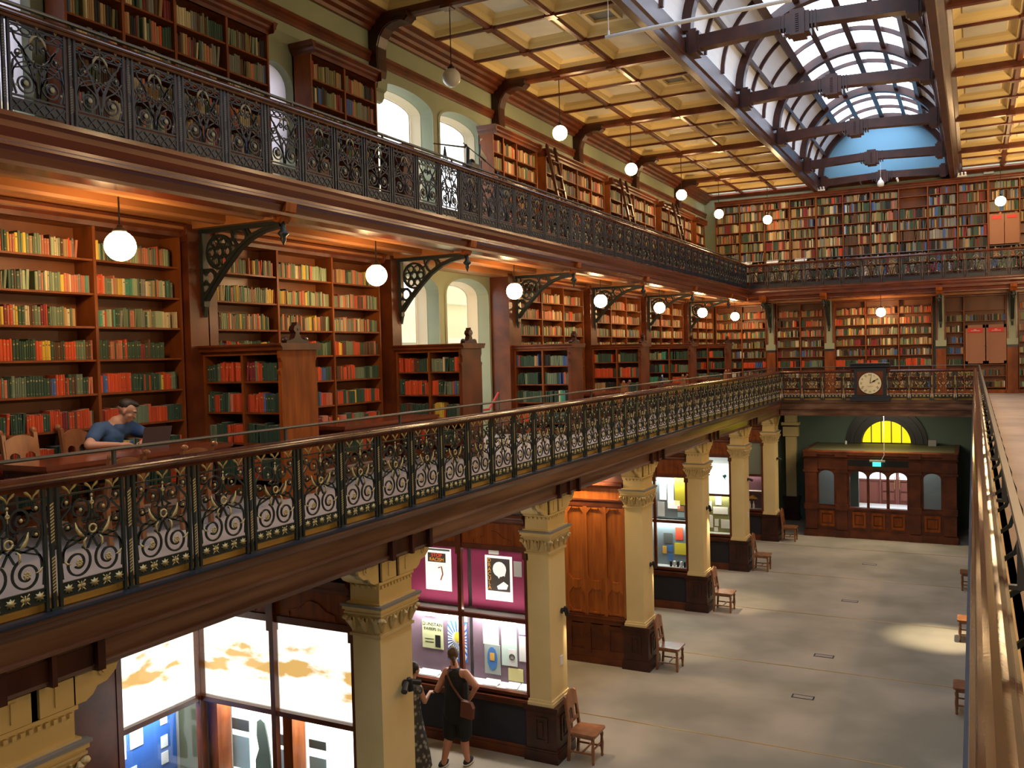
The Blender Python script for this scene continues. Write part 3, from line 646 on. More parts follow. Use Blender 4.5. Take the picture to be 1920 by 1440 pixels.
# low double-sided bookcases standing out from the wall, each ending in a tall shaped panel
PSH = [z-ZG1 for z in (5.9, 5.53, 5.16, 4.74)]
PEN = [(8.12, 'ends in the bright panel nearest the seated man', 'pen1', 'redgreen'), (12.27, 'stands before the lower arched windows', 'pen2', 'redgreen'), (16.55, 'stands just right of the lower arched windows', '', 'green'),
       (20.82, 'stands second to the right of the arched windows', '', 'green'), (25.09, 'stands third to the right of the arched windows', '', 'green'), (29.3, 'stands nearest the end book wall', '', 'green')]
for k, (y, lab, inf, mx) in enumerate(PEN):
    x0 = -8.42; ed = (0, .63, 1.22)
    t = bookcase('low bookcase that '+lab, (x0, y, ZG1), 0, ed, 1.74, PSH, .5, mix=mx, info={'pen1': 'low bookcase nearest the man', 'pen2': 'low bookcase before the windows'}.get(inf), corn=0, clear=.3, group='low bookcases projecting into the lower gallery', bt=(.66, .8))
    g = MB(); g.prism([(-.06, 1.74), (-.06, 1.77), (-.09, 1.8), (-.09, 1.82), (.65, 1.82), (.65, 1.8), (.62, 1.77), (.62, 1.74)], 'X', -.02, 1.32); g.build('top_board', 'wood', t, org=(0, 0, 0))
    g = MB(); g.prism([(-.04, 0), (-.04, 1.45), (-.06, 1.5), (-.015, 1.53), (-.015, 1.6), (-.045, 1.65), (-.045, 1.75), (.605, 1.75), (.605, 1.65), (.575, 1.6), (.575, 1.53), (.62, 1.5), (.6, 1.45), (.6, 0)], 'X', 1.22, 1.27)
    g.build('end_panel', 'oak' if k in (0,) else 'wood', t, org=(0, 0, 0))
    g = MB(); P = [(-.2, 0), (-.19, .03), (-.12, .04), (-.06, .06), (-.03, .12), (-.07, .16), (-.05, .2), (-.015, .22), (-.012, .25), (.012, .25), (.015, .22), (.05, .2), (.07, .16), (.03, .12), (.06, .06), (.12, .04), (.19, .03), (.2, 0)]
    g.prism([(.28+a, 1.82+b_) for a, b_ in P], 'X', 1.18, 1.26); g.ball((1.22, .28, 1.99), .045); g.ball((1.22, .1, 1.86), .035, sc=(1, 1.4, 1)); g.ball((1.22, .46, 1.86), .035, sc=(1, 1.4, 1)); g.build('carved_finial', 'dark', t, org=(0, 0, 0))
# upper gallery bookcases on the left wall
USH = [z-ZG2 for z in (10.23, 9.89, 9.55, 9.2, 8.86, 8.5)]
UB = [(6.45, (0, .75, 1.5, 2.35, 3.12), 'long upper bookcase left of the small blind window'), (10.44, (0, .8, 1.62), 'upper bookcase between the blind window and the bright arched windows'),
      (16.0, (0, .45, 1.05, 2.05), 'upper bookcase just right of the bright arched windows'), (18.5, (0, .9, 1.8, 2.7, 3.6), 'upper bookcase behind the first leaning ladder'),
      (22.5, (0, .95, 1.9, 2.85, 3.8), 'upper bookcase behind the second leaning ladder'), (26.9, (0, .85, 1.7, 2.55, 3.4), 'upper bookcase behind the third leaning ladder'), (30.8, (0, 1.1), 'narrow upper bookcase beside the end book wall')]
for k, (y, ed, lab) in enumerate(UB):
    bookcase(lab, (BXF, y, ZG2), pi/2, ed, 2.4, USH, .33, mix='muted' if k != 2 else 'warm', clear=.31, corn=.12, group='upper gallery bookcases on the left wall', bt=(.68, .85))
# end wall, lower gallery
ESH = [z-ZG1 for z in (7.23, 6.88, 6.53, 6.17, 5.82, 5.46, 5.09, 4.72)]
EB = [(-8.45, (0, .95, 1.82), 'corner bookcase of the lower end wall, left of its first pier'), (-6.27, (0, .82, 1.65), 'two-bay bookcase on the lower end wall behind the left of the railing'),
      (-4.31, (0, 1.02, 2.06, 3.1), 'three-bay bookcase on the lower end wall above the clock')]
for k, (x, ed, lab) in enumerate(EB):
    bookcase(lab, (x, 33.0, ZG1), 0, ed, 3.2, ESH, .3, mixf=lambda i, r: ('warm', 'warm', 'pastel', 'muted', 'dim', 'green', 'dim', 'dim')[r], clear=.3, corn=.06, group='bookcases on the lower end wall', bt=(.6, .8))
t = bookcase('bookcase with a double cupboard door and red signs on the lower end wall', (-.9, 33.0, ZG1), 0, (0, .62, 1.84), 3.2, ESH, .3, mix='dim', gaps=((0, 0), (1, 0), (1, 2), (1, 3), (1, 4), (1, 5)), clear=.3, corn=.06, group='bookcases on the lower end wall')
for s_, x in ((0, .66), (1, 1.26)):
    g = MB(); g.box(x, -.03, .97, x+.57, 0, 2.22); g.box(x, -.045, .97, x+.07, -.03, 2.22); g.box(x+.5, -.045, .97, x+.57, -.03, 2.22); g.box(x, -.045, .97, x+.57, -.03, 1.05); g.box(x, -.045, 2.12, x+.57, -.03, 2.22)
    d = g.build('door', colm('faded_door', (.3, .13, .07)), t, org=(0, 0, 0))
    g = MB(); g.ball((x+(.54 if s_ == 0 else .03), -.06, 1.55), .018, 8, 6); g.build('knob', 'brass', d, org=(0, 0, 0))
    g = MB(); g.box(x+.06, -.052, 1.98, x+.5, -.045, 2.12); q = g.build('red_sign', colm('sign_red', (.6, .03, .025)), d, org=(0, 0, 0))
    g = MB(); g.box(x+.24, -.054, 2.06, x+.32, -.052, 2.072); g.box(x+.16, -.054, 2.025, x+.42, -.052, 2.035); g.build('sign_writing', 'white', d, org=(0, 0, 0))
bookcase('bookcase at the right edge of the lower end wall', (1.27, 33.0, ZG1), 0, (0, .95, 1.9), 3.2, ESH, .3, mix='pastel', clear=.3, corn=.06, group='bookcases on the lower end wall')
g = MB(); h_ = MB()
for x in (-6.45, -4.46, -.96, 1.1):
    g.box(x-.15, 32.9, ZG1, x+.15, YE, 6.0); g.box(x-.18, 32.86, ZG1, x+.18, YE, ZG1+.12)
    h_.box(x-.15, 32.94, 6.1, x-.1, YE, 7.8); h_.box(x+.1, 32.94, 6.1, x+.15, YE, 7.8); h_.box(x-.1, 32.96, 6.1, x+.1, YE, 7.8, 1); h_.box(x-.16, 32.86, 6.08, x+.16, YE, 6.28, 1); h_.box(x-.15, 32.9, 6.0, x+.15, YE, 6.08, 2)
struct('trim_12', g, 'case'); struct('trim_14', h_, ['wood', 'green', 'black'])
# end wall, upper gallery: one long wall of eleven bays
FSH = [z-ZG2 for z in (11.1, 10.74, 10.37, 10.0, 9.64, 9.28, 8.92, 8.56)]
fm = lambda i, r: ('muted', 'muted', 'warm', 'muted', 'muted', 'dim', 'muted', 'dim', 'dim', 'dim', 'muted', 'dim', 'dim')[i] if i != 2 else ('warm' if r < 5 else 'muted')
NB = 13
for q, (a, c) in enumerate(((0, 4), (4, 10), (10, 13))):
    x = -8.4+.885*a
    t = bookcase(('tall upper bookcase wall left of the skylight, brown and tan books', 'tall upper bookcase wall under the skylight end, dark and blue books', 'tall upper bookcase with cupboard doors at the right picture edge')[q], (x, 33.0, ZG2), 0, [.885*j for j in range(c-a+1)], 3.2, FSH, .3, mixf=lambda i, r, a=a: fm(i+a, r), clear=.34, corn=.12, group='upper book wall at the far end', bt=(.74, .95), thick=(.022, .05), gaps=((3, 0), (3, 1)) if q == 1 else (((0, 4), (0, 5), (1, 4), (1, 5)) if q == 2 else ()))
    if q == 2:
        for s_ in (0, 1):
            x0 = .03+s_*.43
            g = MB(); g.box(x0, -.03, 1.1, x0+.41, 0, 2.05); g.box(x0, -.045, 1.1, x0+.05, -.03, 2.05); g.box(x0+.36, -.045, 1.1, x0+.41, -.03, 2.05); d = g.build('door', colm('faded_door', (.3, .13, .07)), t, org=(0, 0, 0))
            g = MB(); g.box(x0+.07, -.052, 1.9, x0+.34, -.045, 2.0); g.build('red_sign', colm('sign_red', (.6, .03, .025)), d, org=(0, 0, 0))
# ------------------------------------------------------------------ the books themselves
def hidden(x, y, b):
    if (x-225)**2+(y-458)**2 < 34**2 or (x-703)**2+(y-516)**2 < 24**2: return True
    if 150 < x < 312 and y > 745: return True
    if y > 868-.145*x: return True
    info = b[8][1]
    if info[0].startswith('beyond') and (x < 590 and y > 622): return True
    if info[0].startswith('beyond') and (x > 700 or (x < 470 and y < 560 and y < 1010-x)): return True
    return x < 4 or x > 1910 or y < 0 or y > 1436
cand = []
for i, b in enumerate(BOOKS):
    if not b[8][1]: continue
    (ox, oy, oz), ud = b[0], b[1]
    q = px((ox+ud[0]*b[3]/2, oy+ud[1]*b[3]/2, oz+b[4]/2))
    if hidden(q[0], q[1], b): continue
    a = px((ox, oy, oz)); c = px((ox+ud[0]*b[3], oy+ud[1]*b[3], oz+b[4]))
    cand.append((abs((c[0]-a[0])*(c[1]-a[1])), i))
cand.sort(reverse=True); PICK = set(i for _, i in cand[:300])
WH = {'behind the seated man': 'bookcase behind seated man', 'beyond the first iron bracket': 'bookcase beyond iron bracket', 'low bookcase nearest the man': 'low bookcase nearest the man', 'low bookcase before the windows': 'low bookcase before windows'}
for i in sorted(PICK):
    b = BOOKS[i]; col, (wh, sec, row) = b[8]; mb = MB(); cc = []
    org = b[0]; add_book(mb, cc, b, True)
    o = mb.build('book', 'book', None, org=org, cols=cc)
    secn = ('left', 'middle', 'right')[sec] if 'low' not in wh else ('left', 'right')[sec]
    tag(o, '%s book, %s from right, %s shelf down, %s bay, %s' % (col, nth(b[9]), nth(row+1), secn, WH[wh]), 'book', 'books on the shelves of the '+WH[wh])
mb = MB(); cc = []
for i, b in enumerate(BOOKS):
    if i not in PICK: add_book(mb, cc, b)
o = mb.build('books', 'book', None, cols=cc)
tag(o, 'thousands of further cloth-bound books filling the other gallery shelves', 'books', kind='stuff')
# ================================================================== IRON BRACKETS UNDER THE UPPER GALLERY
def bracket_mesh():
    I = MB(); y0, y1 = -.035, .035       # local x: out from the wall; z down from the soffit
    I.box(0, y0-.01, -.95, .06, y1+.01, 0); I.prism([(0, -.95), (.06, -.95), (.03, -1.08)], 'Y', -.03, .03)
    I.prism([(.0, -.06), (0, 0), (1.3, 0), (1.3, -.055)], 'Y', y0, y1)
    A = [(.05, -.86), (.2, -.68), (.42, -.46), (.62, -.28), (.82, -.16), (1.02, -.095), (1.28, -.06)]
    I.ribbon(A, [.035, .032, .03, .03, .032, .03, .025], y0, y1); I.ribbon(A, .018, y0-.015, y1+.015)
    t = .016
    I.ribbon(arc(.3, -.3, .2, 0, 2*pi, 24), t, -.02, .02); I.ribbon(arc(.3, -.3, .06, 0, 2*pi, 12), t*.8, -.02, .02)
    for k in range(6): a = k*pi/3; I.ribbon(arc(.3+.125*cos(a), -.3+.125*sin(a), .055, 0, 2*pi, 10), .01, -.018, .018)
    I.ribbon(arc(.64, -.15, .1, 0, 2*pi, 16), t, -.02, .02); I.ribbon(arc(.13, -.6, .09, 0, 2*pi, 14), t, -.02, .02)
    I.ribbon([(.06, -.5), (.16, -.5), (.25, -.6)], .012, -.018, .018); I.ribbon([(.5, -.06), (.52, -.15), (.44, -.2)], .012, -.018, .018); I.ribbon([(.75, -.06), (.8, -.13)], .012, -.018, .018)
    P = MB(); P.lathe([(.02, -.02), (.03, -.08), (.035, -.12), (.065, -.15), (.065, -.17), (.03, -.2), (.035, -.23), (.012, -.28), (.005, -.3)], (1.3, 0, 0), 10)
    return I, P
a, b_ = bracket_mesh(); BKI, BKP = rawmesh(a, 'openwork', 'iron'), rawmesh(b_, 'pendant', 'iron', True)
def bracket(loc, rz, label):
    t = thing('iron_bracket', label, 'bracket', loc, rz, 'openwork iron brackets under the upper gallery')
    rep(BKI, 'openwork', t, [(0, 0, 0)]); rep(BKP, 'pendant', t, [(0, 0, 0)])
    g = MB(); g.prism([(1.14, .02), (1.3, -.02), (1.36, .06), (1.42, .1), (1.44, .2), (1.14, .2)], 'Y', -.09, .09); me = rawmesh(g, 'timber_block', 'oak'); rep(me, 'timber_block', t, [(0, 0, -.02)])
LBK = ['left of the tall bookcase beyond the man', 'left of the lower arched windows', 'right of the lower arched windows', 'fourth along the left wall', 'fifth along the left wall', 'last along the left wall before the corner']
for k, l in enumerate(LBK): bracket((-8.42, 8.16+BAY*k, 7.77), 0, 'black openwork iron bracket, '+l)
for x, l in ((-6.45, 'first on the end wall from the left'), (-4.46, 'second on the end wall from the left'), (-.96, 'third on the end wall from the left'), (1.1, 'rightmost on the end wall')):
    bracket((x, 32.88, 7.77), -pi/2, 'black openwork iron bracket, '+l)
# ================================================================== TIMBER CORBELS UNDER THE CEILING
g = MB()
P = [(0, -.98), (.08, -1.02), (.15, -.98), (.17, -.86), (.16, -.68), (.17, -.5), (.22, -.34), (.32, -.22), (.46, -.16), (.6, -.15), (.7, -.17), (.76, -.12), (.76, 0), (0, 0)]
g.prism(P, 'Y', -.11, .11); g.prism([(a*.96, b_*.97) for a, b_ in P], 'Y', -.14, .14); g.box(.0, -.15, -.1, .76, .15, -.02); CBM = rawmesh(g, 'curved_timber', 'dark')
g = MB(); g.prism([(0, -1.36), (.06, -1.34), (.1, -1.28), (.1, -1.2), (.16, -1.16), (.18, -1.0), (0, -1.0)], 'Y', -.13, .13); CBS = rawmesh(g, 'stone_block', 'green')
for k in range(0, 6):
    y = 12.5+BAY*(k-1)
    if k == 5: y = 12.5+BAY*4
    t = thing('ceiling_corbel', 'curved dark timber corbel below the cornice, '+['above the left upper bookcases', 'between the shelf end and the bright arched windows', 'right of the bright arched windows', 'above the first leaning ladder', 'above the second leaning ladder', 'last before the far corner'][k], 'corbel', (XW, y, ZC-.02), 0, 'timber corbels along the left wall')
    rep(CBM, 'curved_timber', t, [(0, 0, 0)]); rep(CBS, 'stone_block', t, [(0, 0, 0)])
# ================================================================== GLOBE LAMPS
def globe_meshes():
    g = MB(); g.ball((0, 0, 0), .148, 20, 14); G1 = rawmesh(g, 'opal_globe', 'opal', True)
    g = MB(); g.ball((0, 0, 0), .148, 20, 14); G0 = rawmesh(g, 'opal_globe', 'opaloff', True)
    g = MB(); g.lathe([(.02, .21), (.03, .2), (.03, .18), (.06, .165), (.07, .14), (.06, .135)], n=12); GC = rawmesh(g, 'gallery_cap', 'black', True)
    return G1, G0, GC
G1, G0, GC = globe_meshes()
def globe(loc, ztop, label, grp, on=True, r=1):
    t = thing('globe_lamp', label, 'pendant lamp', loc, 0, grp)
    rep(G1 if on else G0, 'opal_globe', t, [(0, 0, 0)]); rep(GC, 'cap', t, [(0, 0, 0)])
    g = MB(); g.tube([(0, 0, .2), (0, 0, ztop-loc[2])], .009, 6); g.lathe([(.05, ztop-loc[2]), (.05, ztop-loc[2]-.03), (.012, ztop-loc[2]-.06)], n=8)
    g.build('rod', 'black', t, org=(0, 0, 0))
gl = ['above the seated man', 'before the first bookcase beyond the iron bracket', 'right of the lower arched windows', 'fourth from the left', 'fifth from the left', 'sixth from the left', 'seventh, nearest the far corner']
for k, l in enumerate(gl): globe((-7.45, 6.17+BAY*k, 7.3), 7.9, 'lit opal globe pendant under the upper gallery, '+l, 'lower row of globe lamps')
gu = ['unlit, hanging near the upper arched windows', 'first lit one along the left ceiling', 'second lit one along the left ceiling', 'third lit one along the left ceiling', 'last lit one on the left before the corner']
for k, l in enumerate(gu): globe((-7.43, 12.62+BAY*k, 10.61), ZC, 'opal globe pendant from the coffered ceiling, '+l, 'upper row of globe lamps', k > 0)
globe((-6.2, 31.4, 10.52), ZC, 'lit opal globe before the left of the far upper book wall', 'upper row of globe lamps')
globe((.76, 31.4, 10.45), ZC, 'lit opal globe before the right of the far upper book wall', 'upper row of globe lamps')
globe((-2.72, 32.1, 7.25), 7.9, 'lit opal globe above the clock in front of the lower end bookcase', 'lower row of globe lamps')
# ================================================================== GROUND FLOOR: columns
def column(y, label, x=-5.84, mirror=False):
    s = -1 if mirror else 1
    t = thing('column', label, 'column', (x, y, 0), 0, 'square painted columns carrying the lower gallery', 'thing'); local(t)
    def sym(mb, hx, hy, z0, z1, mi=0): mb.box(-hx, -hy, z0, hx, hy, z1, mi)
    g = MB(); sym(g, .28, .34, 0, .16); sym(g, .27, .33, .16, .19); sym(g, .25, .31, .19, .76); sym(g, .27, .33, .76, .79); sym(g, .29, .35, .79, .85)
    for (a, b_, c, d_) in ((-.11, .11, .3, .34), (-.11, .11, .64, .68), (-.11, -.07, .34, .64), (.07, .11, .34, .64), (-.03, .03, .38, .6)):
        g.box(a, -.325, c, b_, -.31, d_); g.box(.25, a*1.3, c, .265, b_*1.3, d_)
    g.build('pedestal', 'dark', t, org=(0, 0, 0))
    g = MB(); sym(g, .215, .33, .85, .9); sym(g, .2, .315, .9, .94); sym(g, .18, .3, .94, 3.2); sym(g, .19, .31, 3.5, 3.72)
    g.build('shaft', 'cream', t, org=(0, 0, 0))
    g = MB(); sym(g, .205, .325, 2.96, 3.0)
    n = 5
    for i in range(n): a = i/n; e = .0+.1*a*a; g.box(-.185-e*.5, -.305-e*.5, 3.0+.3*a, .185+e*.5, .305+e*.5, 3.0+.3*(a+1/n))
    sym(g, .245, .365, 3.31, 3.34)
    for sx in (-1, 1):
        for sy2 in (-1, 1): g.ball((sx*.23, sy2*.35, 3.25), .04, 8, 6)
    for yy in (-.3, -.1, .1, .3):
        for sx in (-1, 1):
            g.tube([(sx*.19, yy*.9, 3.04), (sx*.2, yy, 3.15), (sx*.245, yy, 3.22), (sx*.23, yy, 3.26)], [.02, .035, .025, .01], 6); 
            for k in (-1, 1): g.tube([(sx*.19, yy*.9+k*.02, 3.06), (sx*.215, yy+k*.05, 3.2), (sx*.24, yy+k*.07, 3.27)], [.012, .018, .01], 5)
    for xx in (-.17, 0, .17):
        for sy2 in (-1, 1):
            g.tube([(xx*.9, sy2*.31, 3.04), (xx, sy2*.32, 3.15), (xx, sy2*.365, 3.22), (xx, sy2*.35, 3.26)], [.02, .035, .025, .01], 6)
            for k in (-1, 1): g.tube([(xx*.9+k*.02, sy2*.31, 3.06), (xx+k*.04, sy2*.335, 3.2), (xx+k*.055, sy2*.36, 3.27)], [.012, .018, .01], 5)
    g.v = [(a, b_, 3.15+(c-2.96)*.7) for a, b_, c in g.v]
    g.build('carved_capital', colm('stone_cream', (.6, .46, .22)), t, org=(0, 0, 0))
    g = MB(); sym(g, .235, .355, 3.4, 3.44); sym(g, .255, .375, 3.44, 3.48); sym(g, .27, .39, 3.478, 3.505, 1); sym(g, .22, .34, 3.5, 3.52)
    g.build('abacus', ['cream', 'grey'], t, org=(0, 0, 0))
    g = MB(); sym(g, .21, .33, 3.72, 3.75)
    for i in range(10):
        yy = -.27+.06*i
        for sx in (-1, 1): g.box(sx*.19, yy-.015, 3.68, sx*.215, yy+.015, 3.71)
    for i in range(5):
        xx = -.14+.07*i
        for sy2 in (-1, 1): g.box(xx-.018, sy2*.31, 3.68, xx+.018, sy2*.335, 3.71)
    sym(g, .2, .32, 3.75, 4.06)
    for sy2 in (-1, 1):      # scrolled brackets along the beam
        P = [(.0, 4.06), (.68, 4.06), (.69, 3.98), (.66, 3.9), (.58, 3.84), (.5, 3.83), (.46, 3.78), (.4, 3.75), (0, 3.75)]
        g.prism([(sy2*a, c) for a, c in P], 'X', -.17, .17); g.prism([(sy2*a, c) for a, c in P], 'X', .1, .2)
        for sx in (-1, 1):
            for r_, o_ in ((.05, 0), (.028, .012)): g.tube([(sx*.2, sy2*.55, 3.94), (sx*(.215+o_), sy2*.55, 3.94)], r_, 12)
    for i in (-1, 1): g.box(.19, i*.16-.13, 3.76, .225, i*.16+.13, 3.96); g.box(.19, i*.16-.14, 3.97, .235, i*.16+.14, 4.05); g.box(.225, i*.16-.02, 3.8, .235, i*.16+.02, 3.94)
    g.build('bracket_block', 'cream', t, org=(0, 0, 0))
    g = MB()     # blackened timber keys let into the beam above
    for i in (-1, 1): g.box(.2, i*.17-.15, 4.06, .4, i*.17+.15, 4.2); g.box(.2, i*.36-.03, 4.02, .44, i*.36+.03, 4.24)
    g.box(.2, -.018, 4.02, .44, .018, 4.24)
    g.build('beam_key', 'dark', t, org=(0, 0, 0))
    return t
CL = ['at the lower left picture corner, left of the bright case', 'between the bright mural case and the magenta poster case', 'between the poster case and the wooden panelling', 'between the wooden panelling and the white display case', 'fourth chair column, beside the tall white display case', 'next but one to the far wall', 'nearest the far lobby']
for k, l in enumerate(CL): column(3.86+BAY*k+.0-.03+BAY*0, 'cream column on dark pedestal, '+l)
g = MB(); 
t = thing('pilaster', 'flat cream pilaster on dark base against the dark green end wall', 'column', (-5.84, YE-.12, 0), 0, None, 'thing'); local(t)
g = MB(); g.box(-.18, -.15, .85, .18, .1, 3.0); g.box(-.2, -.17, 3.5, .2, .1, 4.05); g.box(-.3, -.27, 3.4, .3, .1, 3.5); g.box(-.26, -.22, 3.0, .26, .1, 3.34); g.build('shaft', 'cream', t, org=(0, 0, 0))
g = MB(); g.box(-.28, -.22, 0, .28, .1, .16); g.box(-.25, -.19, .16, .25, .1, .78); g.box(-.29, -.23, .78, .29, .1, .85); g.build('pedestal', 'dark', t, org=(0, 0, 0))
# black spotlights on the column flanks, with the lamps they hold
def spotlight(loc, label, aim, power, heads=1):
    t = thing('spotlight', label, 'spotlight', loc, 0, 'black spotlights on the columns'); local(t)
    g = MB(); g.tube([(-.005, 0, 0), (.02, 0, 0)], .045, 14); g.tube([(.0, 0, 0), (.07, 0, 0)], .012, 8); g.build('mount', 'black', t, org=(0, 0, 0))
    for h in range(heads):
        d = Vector(aim[h]).normalized(); p = Vector((.08, (h-(heads-1)/2)*.09, 0))
        g = MB(); g.tube([p-d*.06, p+d*.07], [.032, .036], 12); g.tube([p-d*.08, p-d*.06], [.02, .03], 10); g.build('lamp_head', 'black', t, org=(0, 0, 0))
    if power:
        l = bpy.data.lights.new('spot_beam', 'SPOT'); l.energy = power; l.color = (1, .8, .55); l.spot_size = 1.0; l.spot_blend = .7; l.shadow_soft_size = .04
        o = bpy.data.objects.new('spot_beam', l); C.objects.link(o); d = Vector(aim[0]).normalized(); p = Vector(loc)+Vector((.08, 0, 0))+d*.1; o.location = p; o.rotation_euler = d.to_track_quat('-Z', 'Y').to_euler()
spotlight((-5.66, 8.22, 2.52), 'cluster of three black spotlights on the column left of the two visitors', [(.3, -.8, -.4), (.2, .0, -1), (.5, .8, -.3)], 0, 3)
spotlight((-5.66, 12.5, 2.2), 'black spotlight on the column right of the magenta posters', [(.12, .35, -1)], 25)
spotlight((-5.66, 16.75, 1.98), 'black spotlight on the column right of the wooden panelling', [(.1, .6, -1)], 30)
spotlight((-5.66, 20.95, 2.4), 'small black spotlight on the fourth visible column', [(.12, .3, -1)], 70)
spotlight((-5.66, 25.3, 2.5), 'black spotlight on the fifth visible column', [(.8, .5, -.4)], 15)
spotlight((-5.66, 29.5, 2.6), 'black spotlight on the column nearest the far lobby', [(.8, .5, -.5)], 10)
for y, z, l in ((12.45, 1.45, 'column beside the magenta posters'), (25.3, 1.5, 'second column from the far wall')):
    g = MB(); g.box(-5.665, y-.05, z-.07, -5.65, y+.05, z+.07); tag(g.build('wall_switch', 'white'), 'small white switch plate on the '+l, 'switch')
# ================================================================== GROUND FLOOR: partitions with display cases
def add_area(loc, sx, sy2, power, rot, col=(1, .95, .85)):
    l = bpy.data.lights.new('case_or_fill_lamp', 'AREA'); l.shape = 'RECTANGLE'; l.size = sx; l.size_y = sy2; l.energy = power; l.color = col
    o = bpy.data.objects.new('case_or_fill_lamp', l); C.objects.link(o); o.location = loc; o.rotation_euler = rot; return o
ZB, ZM, ZT = .98, 2.08, 3.14
def case_frame(t, x0, x1, yf, n, base=True, frieze=True, zm=ZM, zt=ZT, depth=.5, fw_='wood', top=3.95):
    """timber display partition facing -y between x0 and x1"""
    f = MB(); st = .05
    ws = (x1-x0)/n
    for i in range(n+1): x = x0+i*ws; f.box(x-st/2*1.3, yf-.03, 0 if i in (0, n) else ZB-.05, x+st/2*1.3, yf+.04, zt+.05); f.box(x-.05, yf-.05, zt-.1, x+.05, yf+.04, 3.55)
    f.box(x0, yf-.02, zm-.03, x1, yf+.04, zm+.03); f.box(x0, yf-.05, ZB-.05, x1, yf+.05, ZB); f.box(x0, yf-.1, ZB-.12, x1, yf+.02, ZB-.08); f.box(x0, yf-.06, ZB-.19, x1, yf+.02, ZB-.12)
    f.box(x0, yf-.04, 0, x1, yf+.02, .13); f.box(x0, yf-.02, .13, x1, yf+.02, .18)
    f.box(x0, yf-.02, zt, x1, yf+.04, zt+.08)
    f.build('frame', fw_, t)
    g = MB(); g.box(x0, yf-.0, .18, x1, yf+.02, ZB-.19); g.build('lower_panel', 'navy', t)
    g = MB(); g.box(x0, yf, zt+.08, x1, yf+.03, 3.56)
    for i in range(n):
        xc = x0+(i+.5)*ws; g.ribbon([(xc-.33, 3.24), (xc-.33, 3.3), (xc-.2, 3.33), (xc-.1, 3.41), (xc, 3.43), (xc+.1, 3.41), (xc+.2, 3.33), (xc+.33, 3.3), (xc+.33, 3.24)], .008, yf-.012, yf)
        g.box(xc-.2, yf-.01, 3.15, xc+.2, yf, 3.2)
    g.build('frieze', 'oak' if fw_ == 'wood' else fw_, t)
    g = MB(); g.prism([(yf+.1, 3.56), (yf-.04, 3.56), (yf-.07, 3.6), (yf-.07, 3.63), (yf-.13, 3.68), (yf-.14, 3.72), (yf+.1, 3.72)], 'X', x0, x1); g.box(x0, yf+.02, 3.72, x1, yf+.07, top); g.build('cornice', 'wood', t)
    g = MB(); g.box(x0, yf+depth-.02, 0, x1, yf+depth, 3.72); g.box(x0, yf+.04, zm-.02, x1, yf+depth, zm); g.box(x0, yf+.04, ZB-.02, x1, yf+depth, ZB); g.box(x0, yf+.04, zt+.06, x1, yf+depth, zt+.1); g.box(x0-.02, yf+.03, 0, x0, yf+depth, 3.72); g.box(x1, yf+.03, 0, x1+.02, yf+depth, 3.72)
    g.build('cabinet_body', colm('case_lining', (.5, .5, .48)), t)
    g = MB(); g.box(x0, yf+.005, ZB, x1, yf+.009, zm-.03); g.build('lower_glass', 'glass', t); g = MB(); g.box(x0, yf+.005, zm+.03, x1, yf+.009, zt); g.build('upper_glass', 'glass', t)
    return yf
PX0, PX1 = -8.4, -6.05
def lamp_in(x0, x1, y, z, power, col=(.95, 1, .97)): add_area(((x0+x1)/2, y+.2, z), (x1-x0)*.92, .12, power, (0, 0, 0), col)
def card(name, label, cat, x0, x1, z0, z1, y, mat, group=None, th=.012):
    g = MB(); g.box(x0, y-th, z0, x1, y, z1); return tag(g.build(name, mat), label, cat, group)
# P1: self-glowing photo murals over white display, plus its return case along the wall
Y1 = 7.86
t = thing('display_case', 'glazed wooden display case with glowing white ship murals, nearest the camera', 'display case', (-7.2, Y1+.25, 0)); case_frame(t, PX0+.02, PX1, Y1, 2)
for i, (a, b_) in enumerate(((-8.36, -7.25), (-7.19, -6.08))):
    g = MB(); g.box(a, Y1+.06, ZM+.03, b_, Y1+.08, ZT); g.build('glow_mural', 'mural', t)
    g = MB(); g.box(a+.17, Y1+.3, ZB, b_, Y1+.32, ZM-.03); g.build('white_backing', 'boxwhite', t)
    g = MB(); g.box(a+.01, Y1+.08, ZB, a+.15, Y1+.3, ZM-.03); g.build('side_post', 'oak', t)
lamp_in(-8.3, -6.1, Y1+.03, ZM-.05, 9)
SH = colm('print_grey', (.1, .11, .1)); SB = colm('print_pale_blue', (.45, .62, .66))
for (a, b_, c, d, mt, lb) in ((-8.17, -7.9, 1.62, 1.76, SH, 'dark landscape photograph at the left of the white case'), (-8.17, -7.9, 1.15, 1.55, SB, 'pale blue photograph card of ships under the landscape'), (-7.5, -7.27, 1.55, 1.68, SH, 'small dark photograph right of the figure drawing'), (-7.5, -7.27, 1.2, 1.5, SB, 'pale blue photograph card right of the figure drawing'),
      (-6.97, -6.72, 1.6, 1.7, SH, 'dark photograph strip in the right pane of the white case'), (-6.97, -6.72, 1.1, 1.5, SB, 'pale blue photograph card low in the right pane'), (-6.25, -6.09, 1.3, 1.42, SB, 'small blue photograph card beside the column')):
    card('photograph', lb, 'photograph', a, b_, c, d, Y1+.29, mt, 'photographs in the white display case')
g = MB(); g.prism([(-7.8, 1.1), (-7.55, 1.1), (-7.57, 1.4), (-7.6, 1.6), (-7.64, 1.78), (-7.7, 1.82), (-7.76, 1.78), (-7.77, 1.6), (-7.74, 1.45), (-7.8, 1.3)], 'Y', Y1+.27, Y1+.29)
tag(g.build('figure_drawing', colm('print_sepia_green', (.14, .19, .15))), 'tall dark figure drawing on the white backing of the near case', 'drawing')
